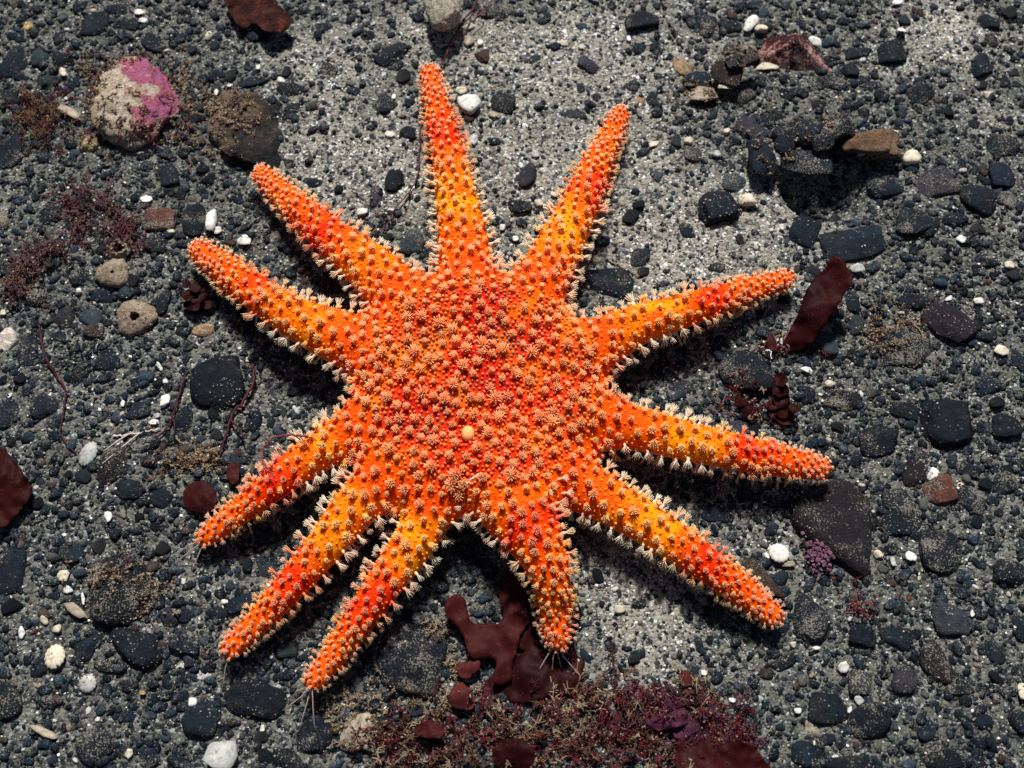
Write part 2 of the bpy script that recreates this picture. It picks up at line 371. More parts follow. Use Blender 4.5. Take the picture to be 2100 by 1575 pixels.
# where on the animal a point lies: (arm, t along the arm, distance to axis)
def arm_param(Q):
    best = np.full(len(Q), 9.0); arm = np.zeros(len(Q), int); tt = np.zeros(len(Q)); rr = np.full(len(Q), .01)
    for ai, (nm, p, r) in enumerate(ARM_PTS):
        seg = np.linalg.norm(np.diff(p, axis=0), axis=1); cum = np.concatenate([[0], np.cumsum(seg)]); tot = cum[-1]
        for i in range(len(p) - 1):
            a, d = p[i], p[i + 1] - p[i]; t = np.clip(((Q - a) @ d) / (d @ d), 0, 1)
            D = np.linalg.norm(Q - a - t[:, None] * d, axis=1); rad_i = r[i] * (1 - t) + r[i + 1] * t; q = D - rad_i * .6
            m = q < best; best[m] = q[m]; arm[m] = ai; tt[m] = (cum[i] + t[m] * seg[i]) / tot; rr[m] = rad_i[m]
    return arm, tt, rr
C_RED = np.array(srgb(218, 36, 3)); C_ORG = np.array(srgb(234, 90, 2)); C_YEL = np.array(srgb(247, 156, 8)); C_CRM = np.array(srgb(250, 190, 110)); C_DRED = np.array(srgb(205, 26, 10))
#        yellow band centre, red band centre, strength of each
BANDS = {'top': (.46,.68,1,1), 'upper right': (.40,.62,1,1), 'right': (.38,.62,.9,.9), 'lower right': (.47,.70,1,.9), 'bottom right': (.43,.68,.9,.9),
         'bottom': (.12,.42,.2,1), 'lower left': (.36,.60,1,1), 'far lower left': (.38,.60,.8,1), 'left': (.38,.60,.8,1), 'upper left': (.40,.66,.5,.8), 'top left': (.30,.58,.4,.9)}
def skin_zone(Q):
    arm, t, r = arm_param(Q)
    rr = np.linalg.norm(Q[:, :2] - CENP[:2], axis=1)
    n1 = np.array([fb(q, 55, 2) for q in Q]); n2 = np.array([fb(q, 150, 9, 2) for q in Q])
    names = list(ARMS); yc = np.array([BANDS[k][0] for k in names])[arm]; rc = np.array([BANDS[k][1] for k in names])[arm]
    ys = np.array([BANDS[k][2] for k in names])[arm]; rs = np.array([BANDS[k][3] for k in names])[arm]
    t2 = t + n1 * .05
    yel = np.exp(-((t2 - yc + n1 * .08) / .14) ** 2) * ys * np.clip(.7 + n2 * 1.3, 0, 1); red = np.exp(-((t2 - rc + n2 * .05) / np.where(t2 > rc, .21, .12)) ** 2) * rs * np.clip(.72 + n2 * 1.0 + n1 * .5, 0, 1)
    disc = np.clip((.050 - rr) / .012, 0, 1)
    red = np.maximum(red * (1 - disc), np.clip(.45 * disc + disc * n1 * .9 + .4 * np.exp(-(rr / .022) ** 2), 0, 1))
    red = np.maximum(red, .45 * np.exp(-((t2 - .12) / .10) ** 2) * (1 - disc))
    yel = np.maximum(yel * (1 - disc), np.clip(disc * (-n1 * 1.5 + n2 * .6 + .05), 0, 1))
    tip = np.clip((t - .80) / .14, 0, 1)
    return arm, t, r, rr, np.clip(yel + n2 * .2, 0, 1), np.clip(red + n2 * .25, 0, 1), disc, tip
arm, t_, r_, rr_, yel, red, disc, tip = skin_zone(BV)
low = np.clip((-BN[:, 2] + .15) * 1.6, 0, 1)[:, None]
bc = C_ORG[None] * np.ones((len(BV), 1)); bc = bc + (C_YEL - bc) * yel[:, None]; bc = bc + (C_RED - bc) * (red * (1 - .55 * yel))[:, None]
bc = bc * (1 - (disc * np.array([[.22], [.50], [.55]])).T); bc = bc + (C_CRM - bc) * low * .75
star = link("sun_star", None, label="orange red many-armed sun star spread over the gravel", cat="sea star", loc=(CENP[0], CENP[1], 0))
SO = np.array([CENP[0], CENP[1], 0])
link("body", mesh_np("body", BV - SO, BF, bc), M_BODY, star)
BODY_TREE = BVHTree.FromPolygons(BV.tolist(), BF.tolist())

# ---- spine tufts
rng = np.random.default_rng(7)
CS = {n: [(math.cos(2 * math.pi * k / n), math.sin(2 * math.pi * k / n)) for k in range(n)] for n in (3, 4, 5, 6, 7, 8)}
TFACE = {}
def tube(p, r0, r1, n=4):
    p = [(float(a[0]), float(a[1]), float(a[2])) for a in p]; m = len(p); V = []
    for i in range(m):
        a, b = p[max(i - 1, 0)], p[min(i + 1, m - 1)]; dx, dy, dz = b[0] - a[0], b[1] - a[1], b[2] - a[2]; L = math.sqrt(dx * dx + dy * dy + dz * dz) + 1e-12; dx /= L; dy /= L; dz /= L
        if abs(dz) < .9: ux, uy, uz = dy, -dx, 0.0
        else: ux, uy, uz = 0.0, dz, -dy
        L = math.sqrt(ux * ux + uy * uy + uz * uz); ux /= L; uy /= L; uz /= L
        wx, wy, wz = dy * uz - dz * uy, dz * ux - dx * uz, dx * uy - dy * ux; r = r0 + (r1 - r0) * i / (m - 1); q = p[i]
        for c, t in CS[n]: V.append((q[0] + (ux * c + wx * t) * r, q[1] + (uy * c + wy * t) * r, q[2] + (uz * c + wz * t) * r))
    V.append((p[-1][0] + dx * r1 * .8, p[-1][1] + dy * r1 * .8, p[-1][2] + dz * r1 * .8))
    if (m, n) not in TFACE:
        F = []
        for i in range(m - 1):
            for k in range(n):
                a, b = i * n + k, i * n + (k + 1) % n; F += [(a, b, b + n), (a, b + n, a + n)]
        o = (m - 1) * n; F += [(o + k, o + (k + 1) % n, m * n) for k in range(n)]; TFACE[(m, n)] = np.array(F)
    return np.array(V), TFACE[(m, n)]
def join(parts):
    V = []; F = []; o = 0
    for v, f in parts: V.append(v); F.append(f + o); o += len(v)
    return np.concatenate(V), np.concatenate(F)
def tuft(seed, nsp=20, spread=72, ln=.0021, stalk=.0016, rs=.00015, rb=.00078):
    g = np.random.default_rng(seed)
    st = tube([(0, 0, -.0008), (0, 0, stalk * .55), (0, 0, stalk)], rb * 1.25, rb * .95, 7)
    parts = [st]; tips = [np.clip(st[0][:, 2] / stalk, 0, 1) * .15]
    for i in range(nsp):
        f = (i + .5) / nsp; th = rad(spread) * math.sqrt(f); ph = i * 2.39996 + g.normal() * .15
        d = np.array([math.sin(th) * math.cos(ph), math.sin(th) * math.sin(ph), math.cos(th)])
        b = np.array([d[0] * rb * .8, d[1] * rb * .8, stalk * .93]); L = ln * g.uniform(.85, 1.15)
        mid = b + d * L * .5 + np.array([0, 0, 1]) * L * .06
        v, fc = tube([b, b + d * L], rs * 1.15, rs * .85, 3); parts.append((v, fc))
        q = np.clip(np.linalg.norm(v - b, axis=1) / L, 0, 1); tips.append(.2 + .8 * q)
    V, F = join(parts); return V, F, np.concatenate(tips)
TUFTS = {'disc': [tuft(s, 34, sp_, ln_, .0017, .00021, rb_) for s, (sp_, ln_, rb_) in enumerate(((42, .0019, .0013), (52, .0021, .0012), (34, .0017, .0013), (60, .0022, .0011), (46, .0016, .0010)))],
         'arm': [tuft(20 + s, 23, sp_, .0016, .0014, .00019, .0011) for s, sp_ in enumerate((36, 46, 30, 54, 40))],
         'brush': [tuft(40 + s, 18, sp_, .0029, .0014, .00013, .00055) for s, sp_ in enumerate((26, 36, 30, 44, 22))]}
def tuft_mesh(kind, i):
    V, F, tp = TUFTS[kind][i]; me = mesh_np("spine_tuft", V, F); a = me.attributes.new("tip", 'FLOAT', 'POINT'); a.data.foreach_set("value", tp.astype(np.float32)); me.materials.append(M_TUFT); return me
TM = {k: [tuft_mesh(k, i) for i in range(5)] for k in TUFTS}
def frame_of(nv, spin):
    nv = nv / np.linalg.norm(nv); u = np.cross(nv, (0, 0, 1) if abs(nv[2]) < .95 else (1, 0, 0)); u /= np.linalg.norm(u); w = np.cross(nv, u)
    c, s = math.cos(spin), math.sin(spin); return np.stack([u * c + w * s, -u * s + w * c, nv], 1)
spots = []                                     # (pos, normal, kind, scale)
# fringe along the sides of each arm
for ai, (nm, p, r) in enumerate(ARM_PTS):
    seg = np.linalg.norm(np.diff(p, axis=0), axis=1); cum = np.concatenate([[0], np.cumsum(seg)]); tot = cum[-1]
    for side in (-1, 1):
        for row, (dz, ph) in enumerate(((.18, 0), (-.35, .5))):
            s = tot * .06 + ph * .003
            while s < tot * .995:
                i = min(np.searchsorted(cum, s, 'right') - 1, len(seg) - 1); f = (s - cum[i]) / seg[i]
                c = p[i] + (p[i + 1] - p[i]) * f; rr = r[i] * (1 - f) + r[i + 1] * f; tt = s / tot
                d = p[i + 1] - p[i]; d /= np.linalg.norm(d); nrm = np.cross(d, (0, 0, 1)); nrm /= np.linalg.norm(nrm)
                dirn = nrm * side + np.array([0, 0, dz + rng.normal() * .08]) + d * (.25 + rng.normal() * .12); dirn /= np.linalg.norm(dirn)
                o = Vector(c + dirn * rr * 2.2); hit, hn, _, dist = BODY_TREE.ray_cast(o, Vector(-dirn))
                if hit is not None and abs((hit - Vector(c)).length - rr) < rr * .5:
                    sc = (1.12 - .62 * max(0, (tt - .45) / .55)) * rng.uniform(.75, 1.15) * (.9 if row else 1.0)
                    spots.append((np.array(hit), np.array(dirn) * .8 + np.array(hn) * .3, 'brush', sc, ai, tt))
                s += (.0048 if row == 0 else .006) * (1.0 - .55 * max(0, (tt - .5) / .5)) * rng.uniform(.75, 1.25)
NF = len(spots)
# tufts over the upper skin
class Hash:
    def __init__(s, c): s.c = c; s.d = {}
    def near(s, p, r):
        k = [int(math.floor(v / s.c)) for v in p]; m = int(math.ceil(r / s.c))
        for a in range(k[0] - m, k[0] + m + 1):
            for b in range(k[1] - m, k[1] + m + 1):
                for c in range(k[2] - m, k[2] + m + 1):
                    for q in s.d.get((a, b, c), ()):
                        if (q[0] - p[0]) ** 2 + (q[1] - p[1]) ** 2 + (q[2] - p[2]) ** 2 < r * r: return True
        return False
    def add(s, p): s.d.setdefault(tuple(int(math.floor(v / s.c)) for v in p), []).append(tuple(p))
H = Hash(.004)
_m = P(960, 892, .03); _h = BODY_TREE.ray_cast(Vector((_m[0], _m[1], .08)), Vector((0, 0, -1)))[0]
for _a in range(8): H.add((_h[0] + .0016 * math.cos(_a * .785), _h[1] + .002 * math.sin(_a * .785), _h[2]))
for q in spots: H.add(q[0])
fi = rng.integers(0, len(BF), 90000); uu, vv = rng.uniform(0, 1, (2, len(fi), 1)); q4 = BF[fi]
SPV = (BV[q4[:, 0]] * (1 - uu) + BV[q4[:, 1]] * uu) * (1 - vv) + (BV[q4[:, 3]] * (1 - uu) + BV[q4[:, 2]] * uu) * vv; SPN = BN[q4[:, 0]]; SPI = q4[:, 0]
cand = np.nonzero(SPN[:, 2] > -.05)[0]
for j in cand:
    i = SPI[j]; d = disc[i]; t = t_[i]
    sp = (.0042 + .0009 * nz(BV[i], 120, 4)) * d + (1 - d) * (.0040 - .0024 * max(0, (t - .42) / .58))
    if H.near(SPV[j], sp): continue
    H.add(SPV[j])
    sc = (.94 if d > .5 else 1.0 - .5 * max(0, (t - .42) / .58)) * rng.uniform(.7, 1.25)
    out = BV[i] - CENP; out[2] = 0; L = np.linalg.norm(out) + 1e-6
    spots.append((SPV[j], BN[i] + np.array([rng.normal() * .1, rng.normal() * .1, .1]) + out / L * .12, 'disc' if d > .4 else 'arm', sc, arm[i], t))
SP = np.array([s[0] for s in spots]); sa, st2, sr, srr, sy, sred, sdisc, stip = skin_zone(SP)
T_PEACH = np.array(srgb(246, 144, 66)); T_RED = np.array(srgb(242, 80, 52)); T_CREAM = np.array(srgb(250, 214, 194)); T_DISC = np.array(srgb(236, 116, 34)); T_TIP = np.array(srgb(244, 122, 92)); T_YEL = np.array(srgb(252, 182, 92))
tc = T_PEACH[None] * np.ones((len(spots), 1)); tc += (T_DISC - tc) * sdisc[:, None]; tc += (T_YEL - tc) * (sy * .6 * (1 - sdisc))[:, None]
tc += (T_RED - tc) * (np.clip(sred * 1.1, 0, 1) * (1 - .72 * sdisc))[:, None]; fr = (np.arange(len(spots)) < NF) & (st2 < .66)
tc[fr] += (T_CREAM - tc[fr]) * (.72 * (1 - .9 * sred[fr]) * np.clip((.66 - st2[fr]) / .2, 0, 1))[:, None]; tc += (T_TIP - tc) * (stip * .9)[:, None]
tc *= rng.uniform(.88, 1.1, (len(spots), 1)); tc = np.clip(tc, 0, .92)
# the 300 that show largest are parts of their own, the rest one part
show = np.array([s[3] * (1.25 if s[2] == 'disc' else 1.15 if s[2] == 'brush' else 1.0) * (.4 + .6 * max(0, float(np.dot(s[1] / np.linalg.norm(s[1]), (0, -ST, CT))) if s[2] != 'brush' else .8)) for s in spots])
order = np.argsort(-show); own = set(order[:300].tolist())
SV, SF, SCOL, STIP = [], [], [], []; off = 0
for i, (p, nv, kind, sc, ai, t) in enumerate(spots):
    R = frame_of(np.array(nv, float), rng.uniform(0, 6.28)); k = int(rng.integers(5))
    if i in own:
        o = link("spine_tuft", TM[kind][k], None, star, color=tc[i])
        M = Matrix([[*(R[r] * sc), float(p[r] - SO[r])] for r in range(3)] + [[0, 0, 0, 1]]); o.matrix_local = M
    else:
        V, F, tp = TUFTS[kind][k]; SV.append((V * sc) @ R.T + p - SO); SF.append(F + off); off += len(V)
        SCOL.append(np.repeat(tc[i][None], len(V), 0)); STIP.append(tp)
me = mesh_np("spine_tufts", np.concatenate(SV), np.concatenate(SF), np.concatenate(SCOL))
a = me.attributes.new("tip", 'FLOAT', 'POINT'); a.data.foreach_set("value", np.concatenate(STIP).astype(np.float32))
link("small_spine_tufts", me, M_TUFTV, star, kind="stuff")

# ---- papulae: the little soft bulbs between the tufts
def blobs(pos, rads, cols, sub=0, squash=None, gen=None, jitter=0.0, smooth=True, nvar=6, cut=False):
    bv, bf = ICO[sub]; gen = gen or rng; V = []; F = []; C = []; off = 0
    var = gen.integers(0, nvar, len(pos))
    for k in range(nvar):
        m = np.nonzero(var == k)[0]
        if len(m) == 0: continue
        tv = bv * (1 + gen.uniform(-jitter, jitter, (len(bv), 1))) if not cut else pebble(gen, 6, 18, sub, .0)[0] * (1 + gen.uniform(-.15, .13, (len(bv), 1)))
        th = gen.uniform(0, 2 * math.pi, len(m)); c, s = np.cos(th), np.sin(th)
        sc = rads[m] if rads.ndim == 2 else np.repeat(rads[m][:, None], 3, 1)
        L = tv[None] * sc[:, None, :]
        if squash is None:
            ph = gen.normal(0, .35, len(m)); cp, sp_ = np.cos(ph), np.sin(ph)
            y2 = L[..., 1] * cp[:, None] - L[..., 2] * sp_[:, None]; z2 = L[..., 1] * sp_[:, None] + L[..., 2] * cp[:, None]
            L = np.stack([L[..., 0], y2, z2], -1)
        W = np.stack([L[..., 0] * c[:, None] - L[..., 1] * s[:, None], L[..., 0] * s[:, None] + L[..., 1] * c[:, None], L[..., 2]], -1) + pos[m][:, None, :]
        V.append(W.reshape(-1, 3)); F.append((bf[None] + (np.arange(len(m)) * len(bv))[:, None, None]).reshape(-1, 3) + off); off += W.shape[0] * W.shape[1]
        C.append(np.repeat(cols[m], len(bv), 0))
    return np.concatenate(V), np.concatenate(F), np.concatenate(C)
H2 = Hash(.002); pp = []; pc = []; pr = []
for j in cand[::-1][:60000]:
    i = SPI[j]; X = SPV[j]
    if BN[i][2] < .12: continue
    t = t_[i]; d = disc[i]
    if t > .9 and d < .1: continue
    sp = .00145 if d > .3 else .0019
    if H.near(X, .0011) or H2.near(X, sp): continue
    H2.add(X); hgt = (.0005 if d > .3 else .0001) * rng.uniform(.5, 1.3)
    pp.append(X + BN[i] * hgt - SO); r = (.00062 if d > .3 else .0005) * rng.uniform(.75, 1.25); pr.append((r, r, r * 1.35))
    c = np.array(srgb(240, 140, 66)) * (1 - red[i]) + np.array(srgb(232, 108, 52)) * red[i] if d > .3 else np.array(srgb(252, 150, 54)) * (1 - red[i]) + np.array(srgb(244, 84, 40)) * red[i]
    grey = d * max(0, min(1, .25 + 1.6 * nz(BV[i], 60, 21))); c = c * (1 - grey) + np.array(srgb(184, 122, 96)) * grey
    pc.append(c * rng.uniform(.85, 1.1))
V, F, C = blobs(np.array(pp), np.array(pr), np.array(pc), 0, jitter=.08)
link("papulae", mesh_np("papulae", V, F, C), M_PAP, star, kind="stuff")

# ---- madreporite: the pale sieve plate, ribbed
mp = P(960, 892, .029); hit, hn, _, _ = BODY_TREE.ray_cast(Vector((mp[0], mp[1], .08)), Vector((0, 0, -1)))
V, F = ICO[3]; V = V.copy(); ang = np.arctan2(V[:, 1], V[:, 0]); V *= (1 + .09 * np.cos(13 * ang) * np.clip(V[:, 2] + .2, 0, 1))[:, None]
V = V * np.array([.0025, .0031, .0021])
mad = link("madreporite", mesh_np("madreporite", V, F, np.array(srgb(240, 168, 104))[None].repeat(len(V), 0)), M_PAP, star)
mad.location = Vector(np.array(hit) - SO) + Vector((0, 0, .0012))

# ---- tube feet and tip tentacles
M_FOOT = make_attr("tube_feet", .35, .3, sss=1.0, sscale=.0006, srad=(1, .9, .8), obj=True)
fv, ff = tube([(0, 0, 0), (0, 0, -.4), (0, 0, -.85), (0, 0, -.95), (0, 0, -1.0)], 1, 1, 8)
fv = fv.copy(); fl = fv[:, 2] < -.9; fv[fl, :2] *= 1.35
foot_me = mesh_np("tube_foot", fv, ff)
for ai, (nm, p, r) in enumerate(ARM_PTS):
    seg = np.linalg.norm(np.diff(p, axis=0), axis=1); cum = np.concatenate([[0], np.cumsum(seg)]); tot = cum[-1]
    # the rows under the arm that the photograph shows: those on the camera's side
    for side in (-1, 1):
        for s in np.arange(tot * .3, tot * .93, .0052):
            i = min(np.searchsorted(cum, s, 'right') - 1, len(seg) - 1); f = (s - cum[i]) / seg[i]; c = p[i] + (p[i + 1] - p[i]) * f; rr = r[i] * (1 - f) + r[i + 1] * f
            d = p[i + 1] - p[i]; d /= np.linalg.norm(d); nrm = np.cross(d, (0, 0, 1)); nrm /= np.linalg.norm(nrm); nrm *= side
            if nrm[1] > -.2: continue
            top = c + nrm * rr * .55 - np.array([0, 0, rr * .62]); bot = top + nrm * rng.uniform(.001, .0035) + d * rng.normal() * .0015
            gz = hv(bot[0], bot[1]); L = max(top[2] - gz, .003); bot[2] = gz
            dv = top - bot; Ln = np.linalg.norm(dv); R = frame_of(dv, 0.0); sc = np.array([.00045, .00045, Ln]) * np.array([1, 1, 1]) * (1, 1, rng.uniform(.75, 1.0))
            o = link("tube_foot", foot_me, M_FOOT, star, color=srgb(206, 186, 172))
            o.matrix_local = Matrix([[*(R[q] * sc), float(top[q] - SO[q])] for q in range(3)] + [[0, 0, 0, 1]])
def thread_mesh(pts, r0, r1, n=5):
    V, F = tube(pts, r0, r1, n); return V, F
for (bx, by, z, fan) in ((1143, 1312, .0105, [(-45, 75), (-12, 78), (8, 60), (42, 70), (25, 30)]), (640, 1405, .010, [(-62, 50), (-30, 95), (5, 100), (-45, 25)]),
                         (470, 1335, .010, [(-35, 25), (-15, 78), (2, 50)]), (420, 1108, .011, [(-62, 48), (-28, 70), (-50, 25)]), (1272, 232, .011, [(40, -35), (10, -45)]), (540, 358, .012, [(-14, -30), (6, -28)])):
    for dx, dy in fan:
        a = P(bx, by, z); b = P(bx + dx, by + dy, .002); b[2] = hv(b[0], b[1]) + .0012; m = (a + b) / 2 + np.array([rng.normal() * .0012, 0, .0015])
        V, F = thread_mesh([a, a * .55 + m * .45, m, m * .45 + b * .55, b], .00022, .00016)
        link("tip_tentacle", mesh_np("tip_tentacle", V - SO, F), M_FOOT, star, color=srgb(190, 160, 150))
print("star done", time.time() - T0)

# ------------------------------------------------------------------ stones and shells read from the photograph
COLS = {'K': (.0048, .0096, .0162), 'D': (.0030, .0056, .0094), 'P': (.024, .024, .032), 'G': (.014, .021, .022), 'B': (.030, .018, .014), 'M': (.011, .0075, .010), 'R': (.115, .040, .028), 'S': (.024, .038, .048),
        'T': (.30, .245, .175), 'W': (.74, .73, .69), 'C': (.60, .54, .42), 'O': (.34, .22, .12), 'L': (.40, .41, .39), 'Y': (.62, .42, .13)}
CNAME = {'K': 'black', 'D': 'black', 'P': 'purplish grey', 'G': 'dark green grey', 'B': 'dark brown', 'M': 'maroon black', 'R': 'brick red', 'S': 'blue grey', 'T': 'tan', 'W': 'white', 'C': 'cream', 'O': 'orange tan', 'L': 'pale grey', 'Y': 'yellow'}
def pebble(gen, K=13, p=8.0, sub=3, amp=.05, planes=None, squash=True):
    d, f = ICO[sub]
    if planes is None:
        n = gen.normal(size=(K, 3)); n /= np.linalg.norm(n, axis=1)[:, None]; off = gen.uniform(.72, 1.0, K)
        n = np.concatenate([n, np.eye(3), -np.eye(3)]); off = np.concatenate([off, np.full(6, 1.0)])
    else: n, off = planes
    q = np.clip(d @ n.T, 0, None) / off[None]; r = (q ** p).sum(1) ** (-1 / p)
    s0 = gen.uniform(0, 90); v = d * r[:, None]
    if amp:
        k = np.array([fb(x, 1.7, s0, 4 if sub > 2 else 2) for x in d]); v = v * (1 + amp * 1.5 * k)[:, None]
    if planes is None:
        lo, hi = v.min(0), v.max(0); v = (v - (lo + hi) / 2) / ((hi - lo) / 2)
    return v, f
